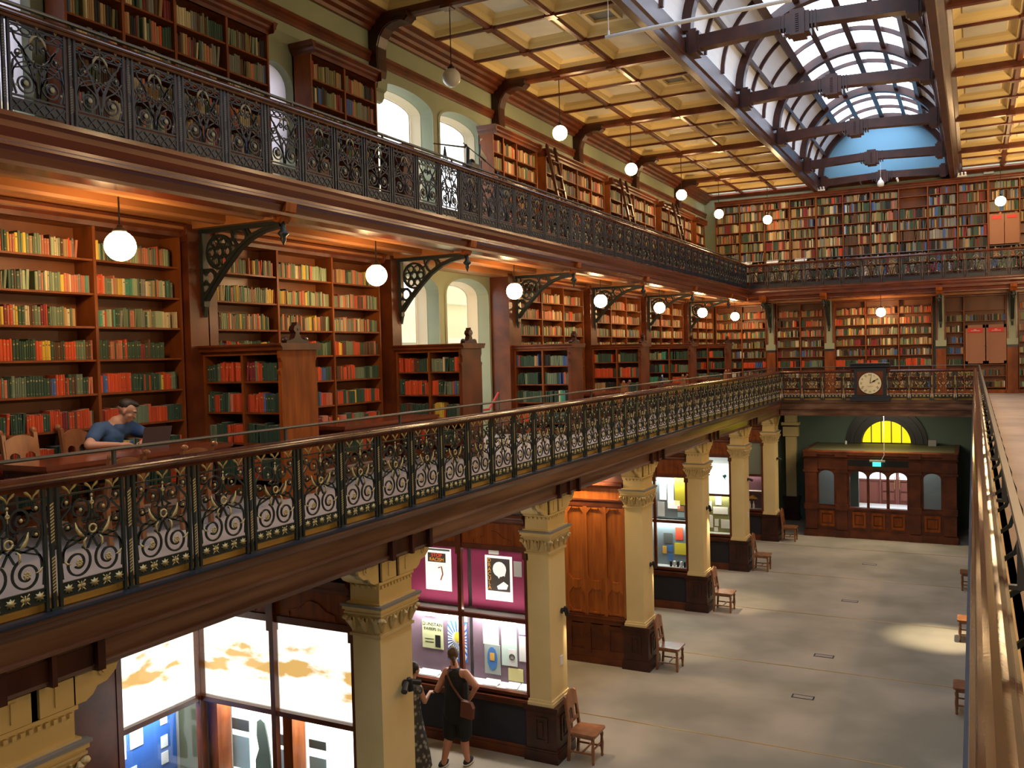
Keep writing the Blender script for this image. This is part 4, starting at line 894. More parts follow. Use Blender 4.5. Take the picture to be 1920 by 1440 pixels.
# return case along the side wall
t = thing('display_case', 'return display case with glowing mural above a blue board, at the lower left', 'display case', (-8.6, 7.2, 0))
f = MB()
XR = -8.38
for y in (6.68, 7.84): f.box(XR-.04, y-.035, 0, XR+.03, y+.035, ZT+.1)
f.box(XR-.04, 6.68, ZM-.03, XR+.02, 7.84, ZM+.03); f.box(XR-.04, 6.68, ZB-.05, XR+.04, 7.84, ZB); f.box(XR-.02, 6.68, 0, XR, 7.84, ZB-.05); f.box(XR-.04, 6.68, ZT, XR+.02, 7.84, 3.75)
f.box(XR-.04, 6.1, 0, XR+.02, 6.64, 3.75); f.build('frame', 'wood', t)
g = MB(); g.box(XR-.08, 6.7, ZM+.03, XR-.05, 7.82, ZT); g.build('glow_mural', 'mural', t)
g = MB(); g.box(XR-.4, 6.7, ZB, XR-.38, 7.8, ZM-.03); g.build('blue_board', colm('display_blue', (.03, .12, .42)), t)
g = MB(); g.box(XR-.42, 6.66, 0, XR-.4, 7.86, ZT); g.box(XR-.4, 6.66, ZM-.02, XR-.09, 7.86, ZM); g.box(XR-.4, 6.64, 0, XR-.04, 6.66, ZT); g.build('cabinet_body', colm('case_lining', (.5, .5, .48)), t)
g = MB(); g.box(XR-.004, 6.7, ZB, XR, 7.8, ZT); g.build('glass_front', 'glass', t)
add_area((XR-.2, 7.25, ZM-.05), .12, 1.0, 9, (0, 0, 0), (.8, .92, 1))
k = 0
for (a, b_, c, d, l) in ((6.86, 7.06, 1.58, 1.86, 'upper left'), (7.12, 7.3, 1.66, 1.92, 'upper right'), (6.92, 7.2, 1.1, 1.45, 'lower middle'), (7.56, 7.66, 1.78, 1.92, 'topmost of the narrow column'), (7.56, 7.66, 1.5, 1.64, 'middle of the narrow column'), (7.56, 7.66, 1.3, 1.44, 'lowest of the narrow column'), (7.36, 7.5, 1.1, 1.25, 'lower right')):
    g = MB(); g.box(XR-.38, a, c, XR-.37, b_, d); tag(g.build('caption_card', 'paper'), 'white caption card on the blue board, '+l, 'card', 'caption cards on the blue board')
# P2: magenta poster case
Y2 = 12.12
t = thing('display_case', 'wooden display case with magenta poster panels above a lit showcase, facing the two visitors', 'display case', (-7.2, Y2+.25, 0)); case_frame(t, PX0, PX1, Y2, 2)
MG = colm('magenta_board', (.25, .012, .075), .7)
for a, b_ in ((-8.37, -7.26), (-7.19, -6.08)):
    g = MB(); g.box(a, Y2+.3, ZM+.03, b_, Y2+.32, ZT); g.build('magenta_board', MG, t)
    g = MB(); g.box(a, Y2+.3, ZB, b_, Y2+.32, ZM-.03); g.build('plum_grid_board', colm('plum_board', (.2, .13, .17)), t)
lamp_in(-8.35, -7.25, Y2+.0, ZM-.06, 11, (1, .98, .95)); lamp_in(-7.2, -6.1, Y2+.0, ZM-.06, 11, (1, .98, .95))
add_area((-7.22, Y2+.1, ZM+.06), 2.2, .08, 5, (pi, 0, 0), (1, .9, .8)); add_area((-7.22, Y2+.12, ZT-.03), 2.2, .08, 2, (-.25, 0, 0), (1, .95, .85))
YP = Y2+.3
# posters
t = thing('poster', 'white poster with a dark picture and orange vertical title on the right magenta board', 'poster', (-6.72, YP, 2.7))
g = MB(); g.box(-6.93, YP-.01, 2.27, -6.45, YP, 2.98); g.build('sheet', colm('glow_paper', (.85, .84, .8), .6, .35), t)  # paper with a faint glow of its own, to look lit
g = MB(); g.box(-6.89, YP-.014, 2.42, -6.49, YP-.01, 2.94); g.build('dark_picture', colm('poster_dark', (.06, .045, .035)), t)
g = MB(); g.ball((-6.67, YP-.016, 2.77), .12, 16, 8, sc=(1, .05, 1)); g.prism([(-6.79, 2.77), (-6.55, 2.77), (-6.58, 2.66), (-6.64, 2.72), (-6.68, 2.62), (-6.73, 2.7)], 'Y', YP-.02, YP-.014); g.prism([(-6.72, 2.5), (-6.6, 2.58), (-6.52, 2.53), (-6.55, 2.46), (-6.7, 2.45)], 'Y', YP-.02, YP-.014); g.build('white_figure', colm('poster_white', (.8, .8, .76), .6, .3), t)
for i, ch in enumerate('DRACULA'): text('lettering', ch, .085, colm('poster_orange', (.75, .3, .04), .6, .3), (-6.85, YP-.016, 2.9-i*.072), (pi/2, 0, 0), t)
t = thing('poster', 'white poster headed by red and orange block lettering on the left magenta board', 'poster', (-7.75, YP, 2.7))
g = MB(); g.box(-8.05, YP-.01, 2.33, -7.56, YP, 3.02); g.build('sheet', colm('glow_paper', (.85, .84, .8), .6, .35), t)
g = MB(); g.box(-8.03, YP-.014, 2.98, -7.58, YP-.01, 3.01); g.build('green_strip', 'dgreen', t)
g = MB(); g.box(-8.0, YP-.014, 2.79, -7.66, YP-.01, 2.94); g.build('dark_title_block', colm('poster_dark', (.06, .045, .035)), t)
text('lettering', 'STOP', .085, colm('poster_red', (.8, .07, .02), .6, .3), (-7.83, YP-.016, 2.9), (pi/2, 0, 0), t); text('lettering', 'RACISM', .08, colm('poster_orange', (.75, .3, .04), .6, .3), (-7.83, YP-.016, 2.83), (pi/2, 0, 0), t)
g = MB(); g.tube([(-7.8, YP-.012, 2.7), (-7.74, YP-.012, 2.72), (-7.72, YP-.012, 2.6), (-7.76, YP-.012, 2.5)], .012, 5); g.build('brush_figure', 'oak', t)
card('caption_card', 'grey caption card right of the white poster on magenta', 'card', -6.42, -6.28, 2.68, 2.92, YP, colm('card_grey', (.45, .43, .42)))
card('caption_card', 'small cream card above the white poster on magenta', 'card', -6.86, -6.68, 3.0, 3.1, YP, 'paper')
t = thing('poster', 'pale green newspaper front page with black headline, in the lit case', 'poster', (-7.9, YP, 1.6))
g = MB(); g.box(-8.15, YP-.01, 1.35, -7.75, YP, 1.82); g.build('sheet', colm('news_green', (.62, .66, .36)), t); text('lettering', 'DUNSTAN', .082, 'black', (-7.95, YP-.012, 1.75), (pi/2, 0, 0), t); text('lettering', 'SWEEPS IN', .07, 'black', (-7.95, YP-.012, 1.67), (pi/2, 0, 0), t)
g = MB(); g.box(-7.9, YP-.013, 1.38, -7.8, YP-.01, 1.58); g.box(-8.1, YP-.013, 1.5, -7.93, YP-.01, 1.51); g.box(-8.1, YP-.013, 1.45, -7.93, YP-.01, 1.46); g.build('news_picture', 'black', t)
t = thing('poster', 'poster with blue and white rays and a yellow figure, before the standing woman', 'poster', (-7.45, YP, 1.6))
g = MB(); g.box(-7.66, YP-.01, 1.2, -7.3, YP, 1.85); g.build('sheet', colm('poster_blue', (.03, .18, .6)), t)
g = MB()
for k in range(22):
    a, b_ = 2*pi*k/22, 2*pi*(k+.55)/22; P = [(-7.48+.04*cos(a), 1.55+.04*sin(a))]
    for w_ in (a, b_): r = min(.175/max(.01, abs(cos(w_))), .32/max(.01, abs(sin(w_)))); P.append((-7.48+r*cos(w_), 1.55+r*sin(w_)))
    g.prism(P, 'Y', YP-.014, YP-.01)
g.ball((-7.48, YP-.012, 1.58), .1, 12, 6, sc=(1, .05, 1)); g.build('white_rays', 'paper', t)
g = MB(); g.ball((-7.47, YP-.018, 1.6), .06, 10, 6, sc=(1, .05, 1.4)); g.build('yellow_figure', colm('poster_yellow', (.8, .65, .05)), t)
for (a, b_, c, d, mt, n_, lb) in ((-7.68, -7.45, 1.93, 2.03, colm('glow_paper', (.85, .84, .8), .6, .35), 'card', 'white sheet pinned at the top of the left lit case'), (-7.42, -7.28, 1.86, 1.98, colm('sheet_olive', (.3, .36, .25)), 'card', 'mottled green card at the top of the left lit case'), (-8.1, -7.9, 1.88, 2.0, 'paper', 'card', 'white card above the newspaper page'),
      (-7.0, -6.72, 1.55, 1.98, 'paper', 'poster', 'white sheet with small yellow drawing at top of the right lit case'), (-6.98, -6.7, 1.08, 1.55, colm('poster_greengrey', (.35, .42, .38)), 'poster', 'leafy grey-green poster with a blue centre'), (-6.67, -6.4, 1.25, 1.98, colm('poster_mint', (.62, .78, .7)), 'poster', 'tall mint poster with a round emblem card'),
      (-6.36, -6.1, 1.35, 1.75, 'paper', 'poster', 'white sheet with a red mark beside the column'), (-6.36, -6.1, 1.77, 1.9, colm('poster_violet', (.4, .25, .6)), 'card', 'violet edged card above the red marked sheet'), (-6.56, -6.3, 1.02, 1.22, colm('poster_paleyellow', (.75, .68, .3)), 'card', 'pale yellow card under the mint poster'), (-6.2, -6.08, 1.05, 1.3, colm('poster_paleyellow', (.75, .68, .3)), 'card', 'narrow pale yellow card at the right edge of the case')):
    card(n_, lb, n_, a, b_, c, d, YP, mt, 'sheets pinned in the lit showcase')
g = MB(); g.prism(arc(-6.84, 1.33, .09, 0, 2*pi, 14, .19), 'Y', YP-.016, YP-.012); g.box(-6.88, YP-.02, 1.3, -6.8, YP-.016, 1.42, 1); tag(g.build('painting', [colm('poster_blue2', (.06, .2, .5)), colm('poster_amber', (.8, .45, .08))]), 'small blue oval painting with amber square on the leafy poster', 'painting')
g = MB(); g.box(-6.55, YP-.016, 1.26, -6.42, YP-.012, 1.52, 1); g.ribbon(arc(-6.485, 1.4, .045, 0, 2*pi, 14), .007, YP-.02, YP-.016); g.ribbon([(-6.52, 1.42), (-6.485, 1.36), (-6.45, 1.42), (-6.52, 1.42)], .006, YP-.02, YP-.016); tag(g.build('emblem_card', [colm('print_grey', (.1, .11, .1)), 'paper']), 'white card with a grey ringed triangle emblem on the mint poster', 'card')
for i, (a, b_) in enumerate(((-8.1, -7.75), (-6.9, -6.65), (-6.5, -6.3), (-6.28, -6.1))):
    g = MB(); g.prism([(Y2+.06, ZB+.0), (Y2+.2, ZB+.05), (Y2+.2, ZB+.06), (Y2+.06, ZB+.012)], 'X', a, b_); tag(g.build('open_booklet', 'paper'), 'open white booklet on the sill of the lit case, '+('behind the left visitor', 'right of the standing woman', 'second from the column', 'beside the column')[i], 'booklet', 'booklets on the sill of the lit case')
# P3: orange timber panelling between the columns
Y3 = 16.42
t = thing('wall_panelling', 'tall orange varnished wooden panelling with octagonal panels between the cream columns', 'panelling', (-7.2, Y3, 0), 0, None, 'thing')
x0, x1 = -8.5, -6.05
g = MB(); g.box(x0, Y3, 0, x1, Y3+.04, 4.06); g.build('backing', 'panelwood', t)
g = MB(); g.box(x0, Y3-.05, 0, x1, Y3, .12); g.box(x0, Y3-.03, .12, x1, Y3, .2); g.box(x0, Y3-.05, .93, x1, Y3, .97); g.box(x0, Y3-.07, .9, x1, Y3, .93); g.box(x0, Y3-.03, .78, x1, Y3, .9)
g.box(x0, Y3-.03, 3.12, x1, Y3, 3.24); g.box(x0, Y3-.05, 3.24, x1, Y3, 3.27); g.prism([(Y3, 3.5), (Y3-.08, 3.5), (Y3-.13, 3.56), (Y3-.13, 3.6), (Y3, 3.62)], 'X', x0, x1); g.box(x0, Y3-.02, 3.62, x1, Y3, 3.9)
g.box(x0, Y3-.008, .1, x1, Y3, .95)
n = 6
for i in range(n+1): x = x0+(x1-x0)*i/n; g.box(x-.07, Y3-.035, .2, x+.07, Y3, .8)
g.box(x0, Y3-.03, .2, x1, Y3, .28); g.box(x0, Y3-.03, .7, x1, Y3, .8)
g.build('dado_frame', 'wood', t)
g = MB()
for i in range(n):
    xa, xb = x0+(x1-x0)*i/n, x0+(x1-x0)*(i+1)/n; xm = (xa+xb)/2
    g.box(xa-.035, Y3-.035, .97, xa+.035, Y3, 3.12); g.box(xa+.03, Y3-.03, 1.5, xb-.03, Y3, 1.62)
    for (z0, z1) in ((1.0, 1.5), (1.62, 3.1)):
        hx = (xb-xa)/2-.03; k = .1
        for sx in (-1, 1):
            for zz, sg in ((z0, 1), (z1, -1)): g.prism([(xm+sx*hx, zz), (xm+sx*(hx-k), zz), (xm+sx*hx, zz+sg*k*1.3)], 'Y', Y3-.03, Y3)
        g.box(xm-.07, Y3-.03, z0-.0, xm+.07, Y3, z0+.03); g.box(xm-.07, Y3-.03, z1-.03, xm+.07, Y3, z1)
g.box(x1-.035, Y3-.035, .97, x1, Y3, 3.12)
g.build('octagonal_panels', 'panelwood', t)
add_area((-7.3, Y3-.25, 3.72), 1.8, .08, 22, (.35, 0, 0), (1, .72, .4))
g = MB(); g.box(-8.2, Y3-.3, 3.76, -6.3, Y3-.22, 3.8); g.build('strip_lamp', colm('strip_glow', (.9, .85, .7), .5, 3), t)
# P4: tall white case, two lit panes
Y4 = 20.66
t = thing('display_case', 'display case with lit yellow and white prints in two panes, right of the panelling', 'display case', (-7.2, Y4+.25, 0)); case_frame(t, PX0, PX1, Y4, 3)
for (z0, z1) in ((ZB, ZM-.03), (ZM+.03, ZT)):
    g = MB(); g.box(PX0, Y4+.28, z0, PX1, Y4+.3, z1); g.build('backing_board', colm('case_greyblue', (.2, .25, .27)), t)
    lamp_in(PX0, PX1, Y4-.02, z1-.03, 12, (.9, 1, .96))
YQ = Y4+.28
LPp = colm('glow_paper', (.85, .84, .8), .6, .35); YL = colm('poster_yellow', (.8, .65, .05), .6, .15)
for (a, b_, c, d, mt, lb) in ((-6.42, -6.13, 2.45, 3.1, YL, 'yellow poster with pink and green flowers in the top pane'), (-6.6, -6.45, 2.5, 3.0, LPp, 'narrow white sheet in the top pane'), (-6.8, -6.63, 2.55, 3.08, LPp, 'white print at the left of the top pane'), (-6.6, -6.3, 2.35, 2.55, LPp, 'white card below the yellow poster'), (-6.36, -6.2, 2.3, 2.42, colm('print_orange', (.7, .3, .12)), 'small orange landscape card'), (-6.36, -6.2, 2.15, 2.27, SB, 'small blue landscape card'), (-6.85, -6.68, 2.15, 2.5, 'paper', 'pale print low in the top pane'),
      (-6.72, -6.5, 1.5, 1.75, SH, 'black and white figure print in the bottom pane'), (-6.42, -6.24, 1.6, 1.9, colm('print_red', (.75, .08, .03)), 'red and orange sunburst print in the bottom pane'), (-6.45, -6.12, 1.25, 1.52, YL, 'bright yellow poster in the bottom pane'), (-6.62, -6.5, 1.3, 1.46, colm('poster_blue2', (.06, .2, .5)), 'upper small blue booklet in the bottom pane'), (-6.62, -6.5, 1.08, 1.25, colm('poster_blue2', (.06, .2, .5)), 'lower small blue booklet in the bottom pane'), (-6.75, -6.65, 1.25, 1.42, colm('poster_amber', (.8, .45, .08)), 'small amber card at the left of the bottom pane')):
    card('print', lb, 'print', a, b_, c, d, YQ, mt, 'prints in the tall white display case')
for i in range(5):
    g = MB(); x = -6.5+i*.085; g.lathe([(.026, 0), (.03, .02), (.03, .12), (.025, .14)], (x, Y4+.12, ZB), 10); tag(g.build('mug', 'white' if i % 2 else 'black', smooth=True), '%s souvenir mug on the shelf of the far lit case, %s from left' % ('white' if i % 2 else 'black', nth(i+1)), 'mug', 'mugs on the lowest shelf')
# P5: blown-out white and olive case
Y5 = 24.93
t = thing('display_case', 'narrow lit display case with a white upper pane and olive lower pane', 'display case', (-7.2, Y5+.25, 0)); case_frame(t, PX0, PX1, Y5, 3)
g = MB(); g.box(PX0, Y5+.1, ZM+.03, PX1, Y5+.12, 2.95); g.build('glow_map', 'boxwhite', t); g = MB(); g.box(PX0, Y5+.28, ZB, PX1, Y5+.3, ZM-.03); g.build('olive_board', colm('olive_board', (.2, .2, .07)), t)
lamp_in(PX0, PX1, Y5-.02, ZM-.06, 11, (1, .98, .8))
for (a, b_, c, d, lb) in ((-6.75, -6.66, 1.55, 1.85, 'tall white card at left of the olive board'), (-6.55, -6.38, 1.75, 2.0, 'white card at the top of the olive board'), (-6.62, -6.2, 1.5, 1.7, 'wide white card in the middle of the olive board'), (-6.75, -6.63, 1.1, 1.45, 'tall pale sheet at lower left of the olive board'), (-6.58, -6.47, 1.15, 1.35, 'small cream card low on the olive board'), (-6.4, -6.12, 1.1, 1.35, 'cream animal drawing at lower right of the olive board'), (-6.6, -6.49, 1.0, 1.12, 'grey card at the foot of the olive board')):
    card('card', lb, 'card', a, b_, c, d, Y5+.28, 'paper', 'cards on the olive board')
g = MB(); g.prism([(-6.3, 2.62), (-6.2, 2.66), (-6.17, 2.6), (-6.22, 2.55), (-6.2, 2.48), (-6.26, 2.56)], 'Y', Y5+.09, Y5+.1); tag(g.build('map_patch', colm('map_teal', (.05, .4, .45))), 'small teal island shape on the white upper pane', 'map')
# P6, P7: darker cases near the far wall
for k, (yy, lb) in enumerate(((29.2, 'dark display case with a pink lit shelf before the far lobby'), )):
    t = thing('display_case', lb, 'display case', (-7.2, yy+.25, 0)); case_frame(t, PX0, PX1, yy, 3)
    g = MB(); g.box(PX0, yy+.28, ZB, PX1, yy+.3, ZM-.03); g.build('plum_board', colm('plum_board2', (.12, .06, .08)), t)
    g = MB(); g.box(PX0, yy+.08, ZM+.03, PX1, yy+.1, ZT); g.build('blind_panel', colm('grey_green_board', (.25, .3, .27)), t)
    lamp_in(PX0, PX1, yy-.02, ZM-.06, 4, (1, .75, .65))
    g = MB(); g.box(-6.9, yy+.05, 1.55, -6.08, yy+.26, 1.565); g.build('glass_shelf', 'white', t)
for i in range(2):
    g = MB(); g.lathe([(.03, 0), (.035, .02), (.035, .13), (.012, .19), (.012, .24)], (-6.5+i*.12, 29.35, ZB), 10); tag(g.build('bottle', 'white', smooth=True), 'white bottle in the dark case, '+('left', 'right')[i]+' of the pair', 'bottle', 'pair of bottles in the dark case')
g = MB(); g.prism([(-6.6, 1.3), (-6.25, 1.3), (-6.42, 1.42)], 'Y', 29.3, 29.45); tag(g.build('model_roof', 'kerb'), 'small ochre model above the two bottles', 'model')
# ================================================================== LOBBY AT THE FAR END
VY = 30.47
t = thing('entrance_lobby', 'dark oak glazed entrance lobby with arched windows and moulded cornice under the yellow fanlight', 'lobby', (-2.7, VY+1, 0))
V0, V1 = -4.95, -.5
xs_p = [(-4.95, -4.58), (-3.98, -3.66), (-1.8, -1.5), (-.86, -.5)]
f = MB()
f.box(V0, VY+.05, 0, V1, VY+.14, .95); f.box(V0-.05, VY-.02, 0, V1+.05, VY+.14, .2); f.box(V0-.02, VY+.0, .2, V1+.02, VY+.1, .24); f.box(V0-.03, VY-.0, .92, V1+.03, VY+.14, .99)
for a, b_ in xs_p:
    f.box(a, VY, 0, b_, VY+.2, 2.5); f.box(a-.04, VY-.05, 0, b_+.04, VY+.1, .22); f.box(a-.03, VY-.04, .88, b_+.03, VY+.1, 1.08); f.box(a-.05, VY-.05, 2.1, b_+.05, VY+.1, 2.17); f.box(a-.03, VY-.03, 2.17, b_+.03, VY+.1, 2.5)
f.box(V0, VY, 2.2, V1, VY+.2, 2.55)
f.prism([(VY+.2, 2.55), (VY-.0, 2.55), (VY-.05, 2.6), (VY-.06, 2.64), (VY-.12, 2.68), (VY-.12, 2.78), (VY-.06, 2.8), (VY+.2, 2.8)], 'X', V0-.05, V1+.05)
for a, b_ in xs_p: f.box(a-.02, VY-.16, 2.62, b_+.02, VY, 2.79)
for x in (V0, V1-.06): f.box(x, VY+.2, 0, x+.06, YE, 2.75)
for x in (V0-.02, V1-.02): f.box(x-.04, VY+.1, 2.62, x+.08, YE, 2.79)
f.build('frame', 'wood', t)
def arch_panel(mb, xa, xb, z0, zt, ops):     # board with arched lights cut out
    x = xa
    for (a, b_, zs, sp, ri) in ops:
        mb.box(x, VY+.08, z0, a, VY+.13, zt); mb.box(a, VY+.08, z0, b_, VY+.13, zs); P = arc((a+b_)/2, sp, (b_-a)/2, 0, pi, 12, ri)
        for i in range(12): mb.prism([P[i], P[i+1], (P[i+1][0], zt), (P[i][0], zt)], 'Y', VY+.08, VY+.13)
        x = b_
    mb.box(x, VY+.08, z0, xb, VY+.13, zt)
g = MB(); arch_panel(g, -4.58, -3.98, .95, 2.25, [(-4.53, -4.06, 1.04, 1.98, .17)]); arch_panel(g, -3.66, -1.8, .95, 2.25, [(-3.58, -3.07, 1.0, 1.95, .19), (-2.99, -2.49, 1.0, 1.95, .19), (-2.4, -1.89, 1.0, 1.95, .19)]); arch_panel(g, -1.5, -.86, .95, 2.25, [(-1.42, -.93, 1.04, 1.98, .17)])
g.build('arched_screen', 'wood', t)
for a, b_ in ((-4.5, -4.05), (-3.5, -3.1), (-2.94, -2.54), (-2.36, -1.96), (-1.4, -.95)):
    g = MB()
    g.box(a, VY+.02, .34, b_, VY+.05, .42); g.box(a, VY+.02, .76, b_, VY+.05, .84); g.box(a, VY+.02, .42, a+.06, VY+.05, .76); g.box(b_-.06, VY+.02, .42, b_, VY+.05, .76); g.box(a+.09, VY+.03, .46, b_-.09, VY+.05, .72); g.build('raised_panel', 'oak', t)
g = MB(); g.box(-4.6, VY+.1, 1.0, -.8, VY+.104, 2.2); g.build('glazing', 'glass', t)
g = MB(); g.box(-3.62, VY-.01, 2.33, -1.82, VY, 2.52); g.build('black_lintel', 'black', t)
g = MB(); g.box(V0, VY-.0, 2.75, V1, YE, 2.78); g.build('lobby_roof', colm('dusty_roof', (.12, .11, .05)), t)
# passage seen through the lobby glass: red-brown doors under daylit fanlights
g = MB(); g.box(-4.3, 37.6, 0, -1.1, 37.7, .93); g.box(-4.3, 37.55, .9, -1.1, 37.7, .96)
for x in (-4.3, -3.3, -2.72, -2.66, -1.9, -1.15): g.box(x, 37.5, 0, x+.05, 37.62, 2.5)
for x in (-3.2, -2.55): g.box(x, 37.55, .15, x+.42, 37.62, .45); g.box(x, 37.55, .52, x+.42, 37.62, .85)
t = thing('inner_doors', 'red-brown double doors glimpsed through the lobby glass', 'doors', (-2.7, 37.6, 0)); g.build('leaf', colm('redbrown_door', (.22, .06, .04)), t)
g = MB(); g.box(-4.3, 37.62, .96, -1.1, 37.66, 2.6); g.build('fanlight', colm('daylit_glass', (.8, .9, 1), .4, 1.3), t)
for x in (-2.76, -2.58): g = MB(); g.tube([(x, 37.48, .6), (x, 37.48, 1.1)], .015, 6); g.build('pull_handle', 'brass', t)
g = MB(); g.box(-4.35, YE+.2, 0, -4.3, 37.8, 2.7); g.box(-1.1, YE+.2, 0, -1.05, 37.8, 2.7); g.box(-4.35, YE+.2, 2.65, -1.05, 37.8, 2.7); g.box(-4.3, YE+.2, .001, -1.1, 37.5, .01, 1); struct('wall_passage', g, [colm('passage_grey', (.35, .3, .27)), 'white'])
g = MB(); g.box(-4.8, 31.6, 0, -3.75, 31.66, 2.7); g.box(-1.65, 31.6, 0, -.6, 31.66, 2.7); struct('wall_lobby', g, colm('lobby_green_grey', (.3, .36, .33))); add_area((-2.7, 31.1, 2.7), 3.5, .5, 10, (0, 0, 0), (.9, .95, 1)); add_area((-2.7, 35.6, 2.6), 2.2, 2.5, 45, (0, 0, 0), (.9, .95, 1))  # area lamps added inside lobby and passage to brighten them
# small items at the lobby
t = thing('exit_sign', 'green lit EXIT sign hanging from a pale bar before the lobby', 'sign', (-2.72, VY-.2, 2.5))
g = MB(); g.box(-2.95, VY-.22, 2.5, -2.5, VY-.17, 2.56); g.build('bar', colm('exit_bar', (.6, .6, .55)), t)
g = MB(); g.box(-2.86, VY-.2, 2.36, -2.62, VY-.185, 2.49); g.build('sign_plate', 'exitg', t); text('lettering', 'EXIT', .1, 'dgreen', (-2.74, VY-.204, 2.425), (pi/2, 0, 0), t)
g = MB(); g.tube([(-2.6, VY-.2, 2.56), (-2.52, VY-.2, 2.72), (-2.52, VY-.2, 4.06)], .008, 5); g.build('hanging_cable', 'white', t)
g = MB(); g.box(-3.1, VY+.6, 3.96, -2.6, VY+.75, 4.02); tag(g.build('ceiling_light', colm('exit_bar', (.6, .6, .55))), 'pale slim light fitting above the yellow fanlight', 'lamp'); add_area((-2.8, 30.2, 4.0), 2.5, .1, 40, (.25, 0, 0), (1, .85, .6))  # wide area lamp added to brighten the lobby front
g = MB(); g.box(-4.85, VY-.02, 2.28, -4.76, VY-.005, 2.42); tag(g.build('notice_card', 'paper'), 'small white notice on the left pillar of the lobby', 'card')
g = MB(); g.box(-1.37, YE-.55, 2.78, -1.13, YE-.4, 2.98); tag(g.build('grey_box', 'grey'), 'small grey box standing on the right of the lobby roof', 'box')
g = MB(); g.lathe([(.03, 0), (.035, .1), (.015, .12)], (-3.95, YE-.5, 2.78), 8); tag(g.build('white_flask', 'white'), 'tiny white flask on the left of the lobby roof', 'flask')
# ================================================================== CLOCK
t = thing('gallery_clock', 'black framed clock with cream dial and Roman numerals on the end railing', 'clock', (-2.77, 28.9, ZG1))
cx, cz, cy_ = -2.77, 5.03, 28.86
g = MB(); g.box(cx-.45, cy_, 4.54, cx+.45, cy_+.3, 5.52); g.box(cx-.56, cy_-.08, 4.5, cx+.56, cy_+.34, 4.58); g.box(cx-.52, cy_-.04, 4.58, cx+.52, cy_+.3, 4.66)
g.prism([(cy_+.34, 5.48), (cy_-.0, 5.48), (cy_-.06, 5.52), (cy_-.06, 5.56), (cy_-.1, 5.6), (cy_-.1, 5.63), (cy_+.34, 5.63)], 'X', cx-.54, cx+.54)
g.build('case', 'ironblue', t)
g = MB(); g.box(cx-.36, cy_-.02, 4.68, cx+.36, cy_, 5.38); g.build('face_board', 'wood', t)
g = MB(); g.tube([(cx, cy_-.02, cz), (cx, cy_-.04, cz)], .335, 40); b0 = g.build('bezel', 'black', t)
g = MB(); g.tube([(cx, cy_-.04, cz), (cx, cy_-.045, cz)], .315, 40); dial = g.build('dial', colm('dial_cream', (.78, .72, .48)), t)
for k, s_ in enumerate(('XII', 'I', 'II', 'III', 'IIII', 'V', 'VI', 'VII', 'VIII', 'IX', 'X', 'XI')):
    a = -k*pi/6; text('numeral', s_, .085, 'black', (cx+.25*sin(-a), cy_-.047, cz+.25*cos(a)), (pi/2, a, 0), t)
for ang, ln, wd, nm in ((10*DG, .24, .008, 'minute_hand'), (60*DG, .26, .011, 'hour_hand')):
    g = MB(); P = [(sin(ang)*ln*k/4, cos(ang)*ln*k/4) for k in range(5)]
    g.ribbon([(cx+a, cz+b_) for a, b_ in P], [wd*.7, wd, wd*1.9 if nm[0] == 'h' else wd*.8, wd*.6, wd*.2] if nm[0] != 'h' else [wd*.5, wd*.7, wd*2.4, wd*.7, wd*.5], cy_-.056, cy_-.05); g.build(nm, 'black', t)
g = MB(); g.box(cx-.09, cy_-.047, cz-.09, cx+.09, cy_-.045, cz-.083); g.box(cx-.05, cy_-.047, cz-.11, cx+.05, cy_-.045, cz-.105); g.build('dial_writing', 'chair', t)
# ================================================================== FLOOR: seams and vents
g = MB()
for y in (10.1, 14.0, 17.7, 21.38, 25.1, 28.8): g.box(-6.2, y-.012, 0, 3.0, y+.012, .004)
struct('trim_13', g, 'brass')
for k, (x, y) in enumerate(((-2.72, 16.2), (-2.7, 18.55), (-2.71, 22.85), (-2.66, 26.95))):
    t = thing('floor_vent', 'small rectangular floor outlet, %s of the four along the hall centre line' % ('nearest', 'second', 'third', 'farthest')[k], 'floor outlet', (x, y, 0), 0, 'floor outlets in the carpet')
    g = MB(); g.box(x-.19, y-.085, 0, x+.19, y-.065, .006); g.box(x-.19, y+.065, 0, x+.19, y+.085, .006); g.box(x-.19, y-.065, 0, x-.165, y+.065, .006); g.box(x+.165, y-.065, 0, x+.19, y+.065, .006); g.build('frame', 'black', t)
    g = MB(); g.box(x-.165, y-.065, 0, x+.165, y+.065, .004); g.build('lid', 'carpet2', t)
# ceiling air diffusers
for k, (x, y) in enumerate(((-5.62, 14.65), (-5.62, 18.9), (-5.62, 23.2))):
    t = thing('ceiling_vent', 'square ceiling air diffuser beside the skylight, %s to the camera' % ('nearest', 'second nearest', 'third nearest')[k], 'vent', (x, y, ZC+.14), 0, 'air diffusers in the coffers')
    g = MB(); g.box(x-.28, y-.28, ZC+.1, x+.28, y-.22, ZC+.16); g.box(x-.28, y+.22, ZC+.1, x+.28, y+.28, ZC+.16); g.box(x-.28, y-.22, ZC+.1, x-.22, y+.22, ZC+.16); g.box(x+.22, y-.22, ZC+.1, x+.28, y+.22, ZC+.16); g.build('frame', 'ochre', t)
    g = MB(); g.box(x-.22, y-.22, ZC+.15, x+.22, y+.22, ZC+.16); g.build('grille', colm('vent_grey', (.2, .2, .17)), t)
t = thing('lighting_bar', 'long white metal tube hanging by a thin rod under the ceiling near the skylight', 'tube', (-4.93, 13, 10.95))
g = MB(); g.tube([(-4.95, 13.05, 10.93), (-2.2, 13.0, 10.93)], .03, 10); g.build('tube', 'white', t)
g = MB(); g.tube([(-4.9, 13.05, 10.93), (-4.9, 13.05, ZC)], .007, 5); g.tube([(-4.9, 13.05, 10.9), (-4.9, 13.05, 11.02)], .02, 8); g.build('hanging_rod', 'white', t)
